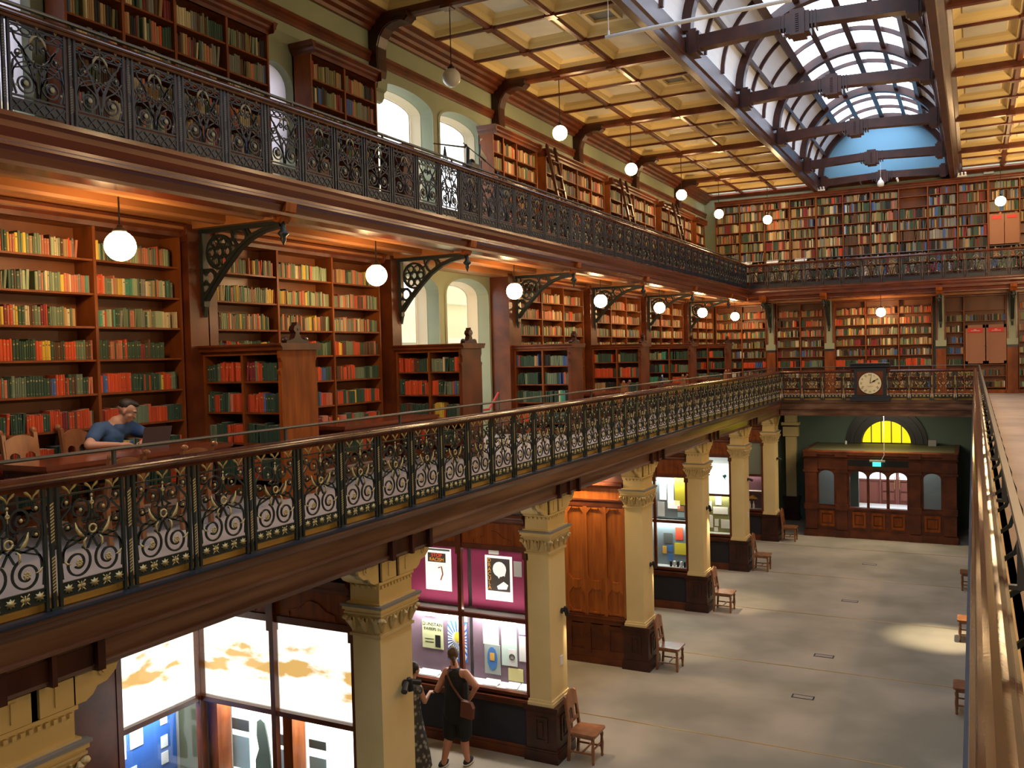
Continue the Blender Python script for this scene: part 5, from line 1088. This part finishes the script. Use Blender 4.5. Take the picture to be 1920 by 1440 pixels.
# fittings on the cornice of the far upper book wall
for k, (x, lb) in enumerate(((-4.66, 'left of the skylight end'), (-.3, 'right of the skylight end'))):
    g = MB(); g.box(x-.14, 32.75, 11.54, x+.14, 32.82, 11.58)
    for j in (-1, 0, 1): g.tube([(x+j*.1, 32.78, 11.56), (x+j*.1, 32.72, 11.66)], .03, 8)
    tag(g.build('floodlight', 'white'), 'small white twin floodlight on top of the far bookcase, '+lb, 'floodlight', 'floodlights over the far book wall')
t = thing('hanging_camera', 'white dome camera hanging by a cord in front of the far upper book wall', 'camera', (-2.72, 32.6, 11.3))
g = MB(); g.lathe([(.05, 0), (.1, .02), (.11, .12), (.07, .2), (.03, .24), (.02, .3)], (-2.72, 32.6, 11.45), 14); g.build('housing', 'white', t, smooth=True); g = MB(); g.tube([(-2.72, 32.6, 11.75), (-2.72, 32.6, 12.4)], .005, 5); g.build('cord', 'white', t)
for x, lb in ((-3.35, 'dark small camera'), (-2.2, 'tiny white fitting')):
    g = MB(); g.tube([(x, 32.75, 11.6), (x-.03, 32.7, 11.7)], .035, 8); g.tube([(x, 32.75, 11.56), (x, 32.75, 11.62)], .015, 6); tag(g.build('small_camera', 'black' if x < -3 else 'white'), lb+' standing on the far upper bookcase top', 'camera')
g = MB(); g.box(.33, YE-.06, 11.62, .62, YE, 11.84); t_ = tag(g.build('speaker_box', colm('speaker_cream', (.4, .38, .28))), 'square cream speaker box on the wall above the far right bookcase', 'speaker'); g = MB(); g.tube([(.45, YE-.06, 11.73), (.45, YE-.065, 11.73)], .05, 12); g.build('speaker_hole', 'black', t_)
for k, x in enumerate((-7.1, -6.2, -5.25)):
    g = MB(); g.prism([(32.05, ZG2+.9), (32.2, ZG2+1.0), (32.2, ZG2+.98), (32.05, ZG2+.88)], 'X', x-.2, x+.2); g.box(x-.01, 32.12, ZG2, x+.01, 32.14, ZG2+.9, 1); tag(g.build('label_board', ['white', 'black']), 'small white shelf label board behind the far upper railing, '+('leftmost', 'middle', 'right')[k], 'label board', 'label boards behind the far railing')
# ================================================================== LADDERS
for k, (y, lb) in enumerate(((18.25, 'nearest to the bright arched windows'), (22.9, 'middle one of the three'), (27.6, 'farthest along the upper gallery'))):
    t = thing('library_ladder', 'dark wooden library ladder leaning on the upper bookcases, '+lb, 'ladder', (-7.85, y, ZG2), 0, 'leaning ladders on the upper gallery'); local(t)
    for s_, nm in ((0, 'side_rail'), (.42, 'side_rail')):
        g = MB(); g.prism([(0, 0), (.05, 0), (-.47, 2.52), (-.53, 2.52)], 'Y', s_-.03, s_+.03); g.prism([(-.47, 2.52), (-.53, 2.52), (-.52, 2.56), (-.49, 2.57)], 'Y', s_-.025, s_+.025); g.build(nm, 'dark', t, org=(0, 0, 0))
    g = MB()
    for j in range(1, 8): z = j*.31; x = -.5*z/2.52; g.box(x-.03, .03, z, x+.07, .39, z+.022)
    me = rawmesh(g, 'treads', 'wood'); rep(me, 'treads', t, [(0, 0, 0)])
# objects by the bright upper windows
t = thing('window_display', 'dark metal weathervane model on a stand before the right upper arched window', 'sculpture', (-8.3, 15.2, ZG2)); 
g = MB(); g.tube([(-8.1, 14.75, ZG2), (-8.1, 14.75, 9.75)], .018, 6); 
g.box(-8.2, 14.6, ZG2, -8.0, 14.9, ZG2+.03); g.build('stand', 'black', t)
g = MB(); g.tube([(-8.1, 14.1, 9.95), (-8.1, 15.6, 9.62)], .01, 5); g.ball((-8.1, 14.2, 9.92), .03, 8, 5); g.ball((-8.1, 15.45, 9.65), .03, 8, 5); g.prism([(14.7, 9.83), (14.95, 9.76), (14.95, 9.83), (14.74, 9.95), (14.73, 10.05), (14.72, 9.93)], 'X', -8.12, -8.08); g.prism([(14.72, 10.1), (14.8, 10.14), (14.8, 10.17), (14.72, 10.14)], 'X', -8.11, -8.09); g.build('vane', 'black', t)
for k, (y, z, lb) in enumerate(((14.25, 9.6, 'left'), (15.45, 9.3, 'right'))):
    t = thing('black_machine', 'small black machine on a stand before the right upper arched window, '+lb+' one', 'machine', (-8.1, y, ZG2), 0, 'black machines by the upper windows')
    g = MB(); g.box(-8.25, y-.15, ZG2, -7.95, y+.15, z-.12); g.build('plinth', 'dark', t)
    g = MB(); g.box(-8.2, y-.02, z-.12, -8.0, y+.28, z+.02); g.tube([(-8.1, y, z), (-8.1, y+.02, z+.3)], .035, 8); g.ball((-8.1, y+.15, z+.05), .07, 10, 6); g.tube([(-8.1, y-.12, z-.12), (-8.1, y+.05, z+.05)], .02, 6); g.build('machine_body', 'black', t)
t = thing('telescope', 'thin dark telescope on a tripod in front of the left upper arched window', 'telescope', (-8.0, 13.3, ZG2))
g = MB()
for a in (0, 2.1, 4.2): g.tube([(-8.0+.25*cos(a), 13.3+.25*sin(a), ZG2), (-8.0, 13.3, 9.72)], .012, 5)
g.build('tripod', 'black', t); g = MB(); g.tube([(-8.0, 12.95, 9.7), (-8.0, 14.0, 9.84)], [.012, .018], 8); g.build('tube', 'black', t)
g = MB(); g.box(-8.5, 12.1, ZG2, -8.05, 12.42, 9.55); tag(g.build('side_cabinet', 'wood'), 'small brown wooden cabinet at the window end of the upper bookcase', 'cabinet')
# ================================================================== CHAIRS AND TABLES
def chair_proto(ears):
    t = thing('wooden_chair', '', 'chair', (0, 0, 0)); local(t)      # faces +x
    g = MB(); g.prism([(-.2, -.2), (.2, -.23), (.23, -.2), (.23, .2), (.2, .23), (-.2, .2)], 'Z', .425, .455); g.prism([(-.17, -.17), (.19, -.19), (.19, .19), (-.17, .17)], 'Z', .37, .425); g.build('seat', 'chair', t, org=(0, 0, 0))
    for s_ in (-1, 1):
        g = MB(); g.lathe([(.018, 0), (.024, .03), (.018, .06), (.022, .09), (.03, .2), (.02, .3), (.028, .33), (.028, .37)], (.18, s_*.18, 0), 8); g.build('leg', 'chair', t, org=(0, 0, 0))
        g = MB(); h = .98
        g.prism([(-.24, 0), (-.2, 0), (-.17, .42), (-.24, h-.02), (-.28, h-.0), (-.21, .42)], 'Y', s_*.18-.022, s_*.18+.022)
        if ears: g.ball((-.285, s_*.19, h+.0), .035, 8, 6)
        g.build('leg', 'chair', t, org=(0, 0, 0))
    g = MB()
    P = [(-.18, .74), (-.18, .88)]+[(-.18+.36*i/8, .88+(.07 if ears else .16)*sin(pi*i/8)) for i in range(1, 8)]+[(.18, .88), (.18, .74)]
    P += [(.14, .74), (.13, .79), (.09, .81), (.05, .79), (.03, .74), (-.03, .74), (-.05, .79), (-.09, .81), (-.13, .79), (-.14, .74)]
    n = len(P); b0 = len(g.v)      # crest board, leaning back with the posts
    def bx(z): return -.17-(z-.42)*.12
    up = P[:13]
    def slab(pts, th=.022):
        b1 = len(g.v); m_ = len(pts)
        for o in (0, th): g.v += [(bx(z)-o, y, z) for y, z in pts]
        g.face([b1+i for i in range(m_)]); g.face([b1+m_+i for i in range(m_)][::-1])
        for i in range(m_): j = (i+1) % m_; g.face([b1+i, b1+m_+i, b1+m_+j, b1+j])
    top = [(-.18+.36*i/8, .9+(.05 if ears else .13)*sin(pi*i/8)) for i in range(9)]
    for i in range(8): slab([(top[i][0], .81), (top[i+1][0], .81), top[i+1], top[i]])
    g.build('crest_rail', 'chair', t, org=(0, 0, 0)); g = MB()
    for (a, c) in ((-.18, -.145), (-.03, .03), (.145, .18)): slab([(a, .55), (c, .55), (c, .81), (a, .81)])
    for yc in (-.0875, .0875):
        for i in range(4):
            y0, y1 = yc-.058+.029*i, yc-.058+.029*(i+1); h0 = .78+.03*(abs((i)-2)/2)**2*-1; h1 = .78-.03*(abs((i+1)-2)/2)**2
            slab([(y0, .78-.03*(abs(i-2)/2)**2), (y1, .78-.03*(abs(i+1-2)/2)**2), (y1, .81), (y0, .81)])
    slab([(-.18, .55), (.18, .55), (.18, .6), (-.18, .6)])
    g.build('pierced_back', 'chair', t, org=(0, 0, 0))
    g = MB(); g.box(-.2, -.19, .14, .18, -.17, .165); g.box(-.2, .17, .14, .18, .19, .165); g.box(-.01, -.18, .14, .01, .18, .165); g.box(.16, -.18, .2, .18, .18, .22); g.build('stretcher', 'chair', t, org=(0, 0, 0))
    return t
cA, cB = chair_proto(False), chair_proto(True)
first = {0: True, 1: True}
def put_chair(which, loc, rz, label, group):
    p = (cA, cB)[which]
    if first[which]: first[which] = False; p.location = loc; p.rotation_euler = (0, 0, rz); p['label'] = label; p['group'] = group; return p
    return dup(p, loc, rz, label, group)
gc = 'wooden chairs against the ground floor columns'
for k, (y, l) in enumerate(((12.42, 'beside the column right of the magenta posters'), (16.69, 'beside the column right of the panelling'), (20.95, 'with its seat brightly lit by the spotlight'), (25.2, 'fourth along the left columns'), (29.45, 'last one nearest the far lobby'))):
    put_chair(0, (-5.27, y+.02, 0), 0, 'dark wooden chair with round arched back '+l, gc)
for y, l in ((16.6, 'lowest one peeping out left of the near handrail'), (20.7, 'lit orange one peeping out left of the near handrail'), (25.0, 'upper one peeping out left of the near handrail')):
    put_chair(0, (-.12, y, 0), pi, 'wooden chair, '+l, 'chairs against the right hand columns')
TC = []
def table(x0, x1, y0, y1, label):
    t = thing('reading_table', label, 'table', ((x0+x1)/2, (y0+y1)/2, ZG1), 0, 'long reading tables on the lower gallery'); z = ZG1+.75
    g = MB(); g.box(x0, y0, z-.04, x1, y1, z); g.box(x0+.015, y0+.015, z-.055, x1-.015, y1-.015, z-.04); g.build('table_top', 'table', t)
    g = MB(); g.box(x0+.08, y0+.08, z-.15, x1-.08, y1-.08, z-.055); g.build('apron', 'dark', t)
    g = MB(); g.lathe([(.03, 0), (.04, .04), (.03, .08), (.045, .3), (.03, .5), (.045, .55), (.045, .65)], n=10); me = rawmesh(g, 'leg', 'dark')
    for a in (x0+.12, x1-.12):
        for b_ in (y0+.12, y1-.12): rep(me, 'leg', t, [(a-(x0+x1)/2, b_-(y0+y1)/2, 0)])
table(-7.92, -7.12, 5.05, 7.25, 'polished reading table where the man works, seen beyond the left railing')
table(-7.92, -7.2, 9.3, 11.6, 'polished empty reading table before the second tall bookcase')
for k, y in enumerate((17.9, 22.2, 26.5)): table(-7.92, -7.2, y, y+2.2, 'dark reading table beyond the railing, %s after the arched windows' % ('first', 'second', 'third')[k])
gr = 'carved reading chairs at the tables'
put_chair(1, (-8.12, 5.68, ZG1), .1, 'carved chair behind the table, left of the seated man', gr)
put_chair(1, (-8.26, 6.42, ZG1), .25, 'carved chair the man in the blue shirt sits on', gr)
for y, l in ((5.62, 'below the seated man'), (6.45, 'right of the laptop')): put_chair(1, (-7.06, y, ZG1), pi, 'carved chair in front of the table '+l, gr).scale = (1, 1, .82)
put_chair(1, (-8.14, 9.98, ZG1), 0, 'carved chair behind the empty second table', gr)
for k, y in enumerate((18.4, 22.8, 27.3)): put_chair(1, (-6.95, y, ZG1), pi, 'carved chair at the %s table after the arched windows' % ('first', 'second', 'third')[k], gr)
t = thing('laptop', 'open dark laptop on the table before the seated man', 'laptop', (-7.7, 6.65, ZG1+.75), -.25, None); local(t)
g = MB(); g.box(-.12, -.15, 0, .12, .15, .016); g.build('keyboard_base', colm('laptop_grey', (.1, .08, .085), .4), t, org=(0, 0, 0))
g = MB(); g.prism([(.115, .016), (.123, .016), (.2, .215), (.192, .215)], 'Y', -.15, .15); g.build('screen_lid', colm('laptop_grey', (.1, .08, .085), .4), t, org=(0, 0, 0))
t = thing('water_bottle', 'dark blue drink bottle with white cap on a table beyond the far railing', 'bottle', (-7.45, 23.35, ZG1+.75))
g = MB(); g.lathe([(.035, 0), (.04, .02), (.04, .16), (.02, .2)], (-7.45, 23.35, ZG1+.75), 12); g.build('body', colm('bottle_blue', (.04, .06, .15), .3), t, smooth=True); g = MB(); g.lathe([(.022, .2), (.022, .24)], (-7.45, 23.35, ZG1+.75), 10); g.build('cap', 'white', t)
t = thing('rope_barrier', 'thin stanchion with red rope closing the lower arched window recess', 'barrier', (-8.2, 15.4, ZG1))
g = MB(); g.tube([(-8.2, 15.4, ZG1), (-8.2, 15.4, ZG1+.95)], .018, 8); g.lathe([(.1, 0), (.1, .02), (.03, .03)], (-8.2, 15.4, ZG1), 12); g.build('post', 'steel', t); g = MB(); g.tube([(-8.2, 15.4, ZG1+.9), (-8.2, 15.0, ZG1+.6), (-8.2, 14.5, ZG1+.6), (-8.2, 14.1, ZG1+.85)], .02, 8); g.build('red_rope', colm('rope_red', (.5, .03, .03)), t)
# ================================================================== PEOPLE
def limb(mb, pts, rs, sx=1.):
    """tapered tube through joints, with balls so that the remesh welds everything into one skin"""
    P = [Vector(p) for p in pts]; Q, S = [], []
    for i in range(len(P)-1):
        for k in range(4): a = k/4; Q.append(P[i].lerp(P[i+1], a)); S.append(rs[i]*(1-a)+rs[i+1]*a)
    Q.append(P[-1]); S.append(rs[-1])
    mb.tube(Q, S, 12)
    for p, r in zip(P, rs): mb.ball(p, r*.99, 12, 8)
def skinned(name, mb, mat, parent, vox=.008, sm=3):
    o = mb.build(name, mat, None, True)
    m1 = o.modifiers.new('r', 'REMESH'); m1.mode = 'VOXEL'; m1.voxel_size = vox; m1.use_smooth_shade = True
    m2 = o.modifiers.new('s', 'SMOOTH'); m2.iterations = sm; m2.factor = .5
    dg = bpy.context.evaluated_depsgraph_get(); me = bpy.data.meshes.new_from_object(o.evaluated_get(dg))
    old = o.data; o.modifiers.clear(); o.data = me; bpy.data.meshes.remove(old); me.name = name
    if not me.materials: me.materials.append(MT[mat] if isinstance(mat, str) else mat)
    me.polygons.foreach_set('use_smooth', [True]*len(me.polygons))
    g = ORG.get(parent.name, (0, 0, 0)); me.transform(Matrix.Translation((-g[0], -g[1], -g[2]))); o.parent = parent; return o
def head(mb, c, s, face, up=Vector((0, 0, 1))):
    """head of height s centred at c looking along face; returns a frame"""
    f = Vector(face).normalized(); r = f.cross(Vector(up)).normalized(); u = r.cross(f).normalized(); c = Vector(c); k = s/.235
    W = lambda a, b_, d: c+f*(a*k)+r*(b_*k)+u*(d*k)
    def el(a, b_, d, ra, rb, rd, n=14, m=10):
        b0 = len(mb.v); t_ = MB(); t_.ball((0, 0, 0), 1, n, m)
        mb.v += [tuple(W(a+x*ra, b_+y*rb, d+z*rd)) for x, y, z in t_.v]; mb.f += [[i+b0 for i in q] for q in t_.f]; mb.m += t_.m
    el(-.012, 0, .03, .095, .077, .088); el(.02, 0, -.03, .066, .06, .085); el(.05, 0, -.085, .032, .033, .026); el(.055, 0, -.02, .032, .05, .06)
    el(.075, 0, .03, .02, .05, .014); el(.092, 0, -.012, .014, .011, .026); el(.102, 0, -.028, .014, .015, .012)
    el(.082, 0, -.058, .013, .024, .007); el(.08, 0, -.07, .013, .021, .007)
    for q in (-1, 1): el(-.01, q*.076, -.012, .018, .009, .032); el(.05, q*.045, -.03, .02, .018, .02)
    return W, k
def eyes(W, k, parent):
    for q in (-1, 1):
        g = MB(); g.ball(W(.075, q*.031, .006), .009*k, 10, 8); g.build('eye', colm('eye_white', (.45, .4, .36)), parent, True); g = MB(); g.ball(W(.0805, q*.031, .004), .005*k, 8, 6); g.build('pupil', 'black', parent, True)
def hand(mb, wrist, d, n, side, s=1., curl=.5):
    """palm and five fingers; d: direction of the fingers, n: back of the hand, side: +1 thumb towards d x n"""
    d = Vector(d).normalized(); n = (Vector(n)-d*Vector(n).dot(d)).normalized(); t = d.cross(n)*side; w = Vector(wrist)
    for k in range(4): o = (k-1.5)*.02*s; limb(mb, [w+t*(-o*.6), w+d*(.085*s)+t*(-o)], [.014*s, .0125*s])
    for k in range(4):
        o = -(k-1.5)*.021*s; L = (.072, .08, .075, .058)[k]*s; b0 = w+d*(.088*s)+t*o; c1 = curl*.8; 
        p1 = b0+(d*cos(c1*.5)-n*sin(c1*.5))*L*.42; p2 = p1+(d*cos(c1*1.3)-n*sin(c1*1.3))*L*.33; p3 = p2+(d*cos(c1*2)-n*sin(c1*2))*L*.28
        limb(mb, [b0, p1, p2, p3], [.0098*s, .0088*s, .008*s, .0068*s])
    b0 = w+d*.025*s+t*.028*s; p1 = b0+(t*.7+d*.6-n*.3).normalized()*.035*s; p2 = p1+(d*.85+t*.35-n*.35).normalized()*.03*s
    limb(mb, [b0-t*.015*s, p1, p2], [.014*s, .0105*s, .0085*s])
# seated man at the table, leaning over the laptop
t = thing('person', 'young man in a blue t-shirt with short dark hair, leaning over his laptop', 'person', (-8.2, 6.4, ZG1))
hc = Vector((-7.99, 6.62, 5.645)); fd = Vector((.62, .52, -.42)); b = MB(); W, k = head(b, hc, .235, fd)
hip = Vector((-8.26, 6.38, 5.02)); chest = Vector((-8.14, 6.5, 5.38)); nb = Vector((-8.07, 6.55, 5.52)); sR = Vector((-8.09, 6.34, 5.47)); sL = Vector((-8.09, 6.73, 5.46))
limb(b, [nb, hc+Vector((-.02, -.01, -.06))], [.062, .058]); limb(b, [hip, chest, nb], [.13, .14, .08]); limb(b, [sR, chest+Vector((0, 0, .05)), sL], [.065, .11, .065])
eR, wR = Vector((-7.93, 6.09, 5.335)), Vector((-7.86, 6.4, 5.31)); eL, wL = Vector((-7.93, 6.86, 5.36)), Vector((-7.83, 6.68, 5.32))
limb(b, [sR, eR], [.056, .042]); limb(b, [eR, wR], [.042, .027]); limb(b, [sL, eL], [.056, .042]); limb(b, [eL, wL], [.042, .027])
hand(b, wR, (.25, .95, .05), (.2, 0, 1), -1, 1, .45); hand(b, wL, (.55, -.5, -.05), (0, 0, 1), 1, 1, .45)
for s_ in (-1, 1):
    kn = hip+Vector((.42, s_*.13+.05, .0)); an = kn+Vector((.02, 0, -.42)); limb(b, [hip+Vector((0, s_*.09, -.02)), kn], [.085, .06]); limb(b, [kn, an], [.058, .04]); limb(b, [an, an+Vector((.14, 0, -.03))], [.042, .03])
skinned('body', b, 'skin', t); eyes(W, k, t)
b = MB(); limb(b, [hip+Vector((0, 0, -.06)), chest, nb+Vector((-.01, 0, -.05))], [.15, .16, .1]); limb(b, [sR, chest+Vector((0, 0, .05)), sL], [.078, .125, .078]); limb(b, [sR, sR.lerp(eR, .62)], [.078, .068]); limb(b, [sL, sL.lerp(eL, .55)], [.078, .068])
skinned('tshirt', b, 'tshirt', t, .01)
b = MB()
for s_ in (-1, 1): kn = hip+Vector((.42, s_*.13+.05, .0)); limb(b, [hip+Vector((0, s_*.09, -.03)), kn, kn+Vector((.02, 0, -.36))], [.105, .078, .055])
skinned('trousers', b, 'navy', t, .012)
b = MB()
def hairel(a, b2, d, ra, rb, rd):
    b0 = len(b.v); t_ = MB(); t_.ball((0, 0, 0), 1, 14, 10); b.v.extend([tuple(W(a+x*ra, b2+y*rb, d+z*rd)) for x, y, z in t_.v]); b.f.extend([[i+b0 for i in q] for q in t_.f]); b.m.extend(t_.m)
hairel(-.03, 0, .05, .084, .079, .075); hairel(.0, 0, .095, .082, .056, .036); hairel(.04, 0, .1, .05, .045, .028)
skinned('hair', b, 'hair', t, .007)
b = MB()
for q in (-1, 1): b.tube([W(.092, q*.018, .028), W(.085, q*.048, .03)], .005, 6)
b.build('eyebrow', 'hair', t)
# woman in black seen from behind at the lit case
t = thing('person', 'woman in black tank top and shorts, seen from behind at the lit case', 'person', (-6.93, 11.45, 0))
b = MB(); hc = Vector((-6.99, 11.46, 1.655)); W, k = head(b, hc, .235, (-.55, .8, -.18))
nk = Vector((-6.92, 11.4, 1.5)); ch = Vector((-6.9, 11.4, 1.28)); wa = Vector((-6.92, 11.42, 1.05)); hp = Vector((-6.92, 11.42, .9))
sL, sR = Vector((-7.08, 11.42, 1.41)), Vector((-6.73, 11.38, 1.44))
limb(b, [nk+Vector((0, 0, -.02)), hc+Vector((.02, -.02, -.07))], [.056, .052]); limb(b, [hp, wa, ch, nk+Vector((0, 0, -.06))], [.165, .14, .15, .075]); limb(b, [sL, ch+Vector((0, 0, .1)), sR], [.06, .11, .06])
eL, wL = Vector((-7.24, 11.4, 1.12)), Vector((-7.12, 11.6, 1.36)); eR, wR = Vector((-6.5, 11.28, 1.32)), Vector((-6.66, 11.38, 1.09))
limb(b, [sL, eL], [.066, .05]); limb(b, [eL, wL], [.048, .03]); limb(b, [sR, eR], [.064, .05]); limb(b, [eR, wR], [.048, .03])
hand(b, wL, (.3, .2, .95), (-.7, .6, 0), 1, .95, .8); hand(b, wR, (-.3, .5, -.55), (.8, -.1, -.3), -1, .95, .6)
for s_, kx, ky, ax_, ay in ((-1, -7.03, 11.37, -7.08, 11.26), (1, -6.81, 11.43, -6.8, 11.48)):
    h0 = hp+Vector((s_*.09, 0, -.04)); kn = Vector((kx, ky, .47)); an = Vector((ax_, ay, .09)); limb(b, [h0, kn], [.1, .062]); limb(b, [kn, kn.lerp(an, .3)+Vector((0, -.015, 0)), an], [.062, .066, .04]); limb(b, [an, an+Vector((s_*.02-.05, .09, -.045))], [.04, .032])
skinned('body', b, 'skin2', t); eyes(W, k, t)
b = MB(); limb(b, [hp+Vector((0, 0, .04)), wa, ch, nk+Vector((0, 0, -.09))], [.205, .19, .18, .07]); limb(b, [Vector((-7.02, 11.41, 1.34)), ch+Vector((0, -.01, .08)), Vector((-6.8, 11.39, 1.36))], [.085, .15, .085])
for q in (-1, 1): limb(b, [ch+Vector((q*.09, -.05, .08)), Vector((-6.91+q*.1, 11.38, 1.455)), ch+Vector((q*.09, .09, .08))], [.05, .034, .05])
skinned('tank_top', b, 'blackcloth', t, .01)
b = MB(); limb(b, [hp+Vector((0, 0, .08)), hp+Vector((0, 0, -.05))], [.2, .21])
for s_, kx, ky in ((-1, -7.02, 11.38), (1, -6.81, 11.43)): limb(b, [hp+Vector((s_*.095, 0, -.06)), Vector((kx, ky, .5))], [.14, .118])
skinned('shorts', b, 'blackcloth', t, .01)
b = MB(); hairel(-.025, 0, .035, .1, .086, .095); hairel(-.075, 0, -.02, .04, .05, .05); hairel(-.115, .0, -.055, .028, .028, .05); hairel(-.12, 0, -.1, .018, .018, .04); skinned('hair', b, 'hair2', t, .007)
b = MB(); b.tube([W(.02, -.083, .06), W(.04, 0, .125), W(.02, .083, .06)], .01, 8); b.ball(W(.02, 0, .125), .022, 8, 6); b.build('headband', colm('scarf_yellow', (.65, .62, .1)), t)
for s_, x, y in ((-1, -7.1, 11.3), (1, -6.8, 11.52)):
    g = MB(); g.ball((x-.02, y+.02, .055), 1, 12, 8, sc=(.055, .13, .05)); g.build('shoe', 'navy', t, True); g = MB(); g.ball((x-.02, y+.02, .022), 1, 12, 6, sc=(.058, .135, .022)); g.build('shoe_sole', 'paper', t, True)
tb = thing('shoulder_bag', 'brown leather shoulder bag with crossbody strap worn by the woman in black', 'bag', (-6.62, 11.32, 1.0))
g = MB(); g.prism([(-6.74, .86), (-6.54, .84), (-6.52, 1.0), (-6.56, 1.08), (-6.72, 1.1)], 'Y', 11.2, 11.27); g.build('pouch', colm('bag_leather', (.16, .05, .03)), tb)
g = MB(); g.tube([(-7.02, 11.42, 1.5), (-6.98, 11.27, 1.42), (-6.88, 11.22, 1.3), (-6.74, 11.23, 1.12), (-6.66, 11.24, 1.06)], .016, 8); g.build('strap', colm('bag_leather', (.16, .05, .03)), tb)
# visitor in a long patterned dress, mostly behind the column
t = thing('person', 'person in a long grey patterned dress, mostly hidden behind the cream column', 'person', (-7.3, 11.0, 0))
b = MB(); hc = Vector((-7.44, 11.08, 1.5)); W, k = head(b, hc, .22, (.3, .9, -.1)); limb(b, [Vector((-7.47, 11.0, 1.3)), hc+Vector((0, -.01, -.06))], [.055, .05]); limb(b, [Vector((-7.47, 11.0, .85)), Vector((-7.47, 11.0, 1.2)), Vector((-7.47, 11.0, 1.3))], [.13, .13, .07])
limb(b, [Vector((-7.32, 11.02, 1.27)), Vector((-7.25, 11.05, 1.06))], [.048, .038]); limb(b, [Vector((-7.25, 11.05, 1.06)), Vector((-7.30, 11.25, 1.1))], [.037, .025]); hand(b, (-7.30, 11.26, 1.1), (-.2, 1, .1), (0, 0, 1), 1, .9, .6)
limb(b, [Vector((-7.62, 11.02, 1.27)), Vector((-7.68, 11.05, 1.02)), Vector((-7.62, 11.2, 1.0))], [.048, .038, .026]); hand(b, (-7.62, 11.2, 1.0), (.2, 1, .1), (0, 0, 1), -1, .9, .6)
for s_ in (-.05, .05): limb(b, [Vector((-7.47+s_, 11, .8)), Vector((-7.45+s_, 11, .12)), Vector((-7.45+s_, 11.1, .04))], [.09, .04, .03])
skinned('body', b, 'skin', t)
m, N, L, bb = newmat('patterned_dress'); tc = N.new('ShaderNodeTexCoord'); vo = N.new('ShaderNodeTexVoronoi'); vo.inputs['Scale'].default_value = 14; rr = N.new('ShaderNodeValToRGB'); rr.color_ramp.elements[0].color = (.42, .42, .4, 1); rr.color_ramp.elements[1].color = (.07, .07, .075, 1); rr.color_ramp.elements[0].position = .2; rr.color_ramp.elements[1].position = .5
L.new(tc.outputs['Object'], vo.inputs['Vector']); L.new(vo.outputs['Distance'], rr.inputs['Fac']); L.new(rr.outputs['Color'], bb.inputs['Base Color']); bb.inputs['Roughness'].default_value = .9
b = MB(); b.lathe([(.3, .07), (.27, .3), (.21, .6), (.165, .85), (.15, 1.0), (.165, 1.18), (.1, 1.3)], (-7.47, 11.0, 0), 24); limb(b, [Vector((-7.62, 11.0, 1.24)), Vector((-7.32, 11.0, 1.24))], [.07, .07]); skinned('long_dress', b, m, t, .012)
b = MB(); hairel(-.025, 0, .035, .1, .086, .095); hairel(-.07, 0, -.04, .045, .06, .08); skinned('hair', b, 'hair', t, .008)
# ================================================================== LIGHT
sc = bpy.context.scene
w = bpy.data.worlds.new('daylight'); sc.world = w; w.use_nodes = True
w.node_tree.nodes['Background'].inputs[0].default_value = (.86, .93, 1, 1); w.node_tree.nodes['Background'].inputs[1].default_value = 2.3
def bulb(loc, e, col=(1, .68, .36), r=.14):      # added bay lamps, and the matching globes on the side of the hall that the picture does not show
    l = bpy.data.lights.new('unseen_bulb', 'POINT'); l.energy = e; l.color = col; l.shadow_soft_size = r
    o = bpy.data.objects.new('unseen_bulb', l); C.objects.link(o); o.location = loc
for k in range(-1, 6):
    bulb((2.05, 6.17+BAY*k, 7.3), 75)
for k in range(0, 5): bulb((2.03, 12.62+BAY*k, 10.61), 75)
for y in (9.9, 14.2, 18.5, 22.8, 27.1): bulb((-7.2, y, 3.85), 20, (1, .8, .55), .06)      # point lamps added to brighten the display bays, without fittings
l = bpy.data.lights.new('spot_beam', 'SPOT'); l.energy = 260; l.color = (1, .85, .6); l.spot_size = .8; l.spot_blend = .8; l.shadow_soft_size = .05
o = bpy.data.objects.new('spot_beam', l); C.objects.link(o); o.location = (-.05, 20.6, 2.7); o.rotation_euler = (0, .22, 0)
sc.view_settings.view_transform = 'Standard'; sc.view_settings.look = 'None'; sc.view_settings.exposure = 1.0; sc.view_settings.gamma = 1; sc.view_settings.use_curve_mapping = False
sc.cycles.max_bounces = 7; sc.cycles.diffuse_bounces = 4; sc.cycles.glossy_bounces = 3; sc.cycles.transmission_bounces = 4; sc.cycles.transparent_max_bounces = 12
sc.cycles.sample_clamp_indirect = 4; sc.cycles.caustics_reflective = False; sc.cycles.caustics_refractive = False; sc.cycles.use_denoising = True
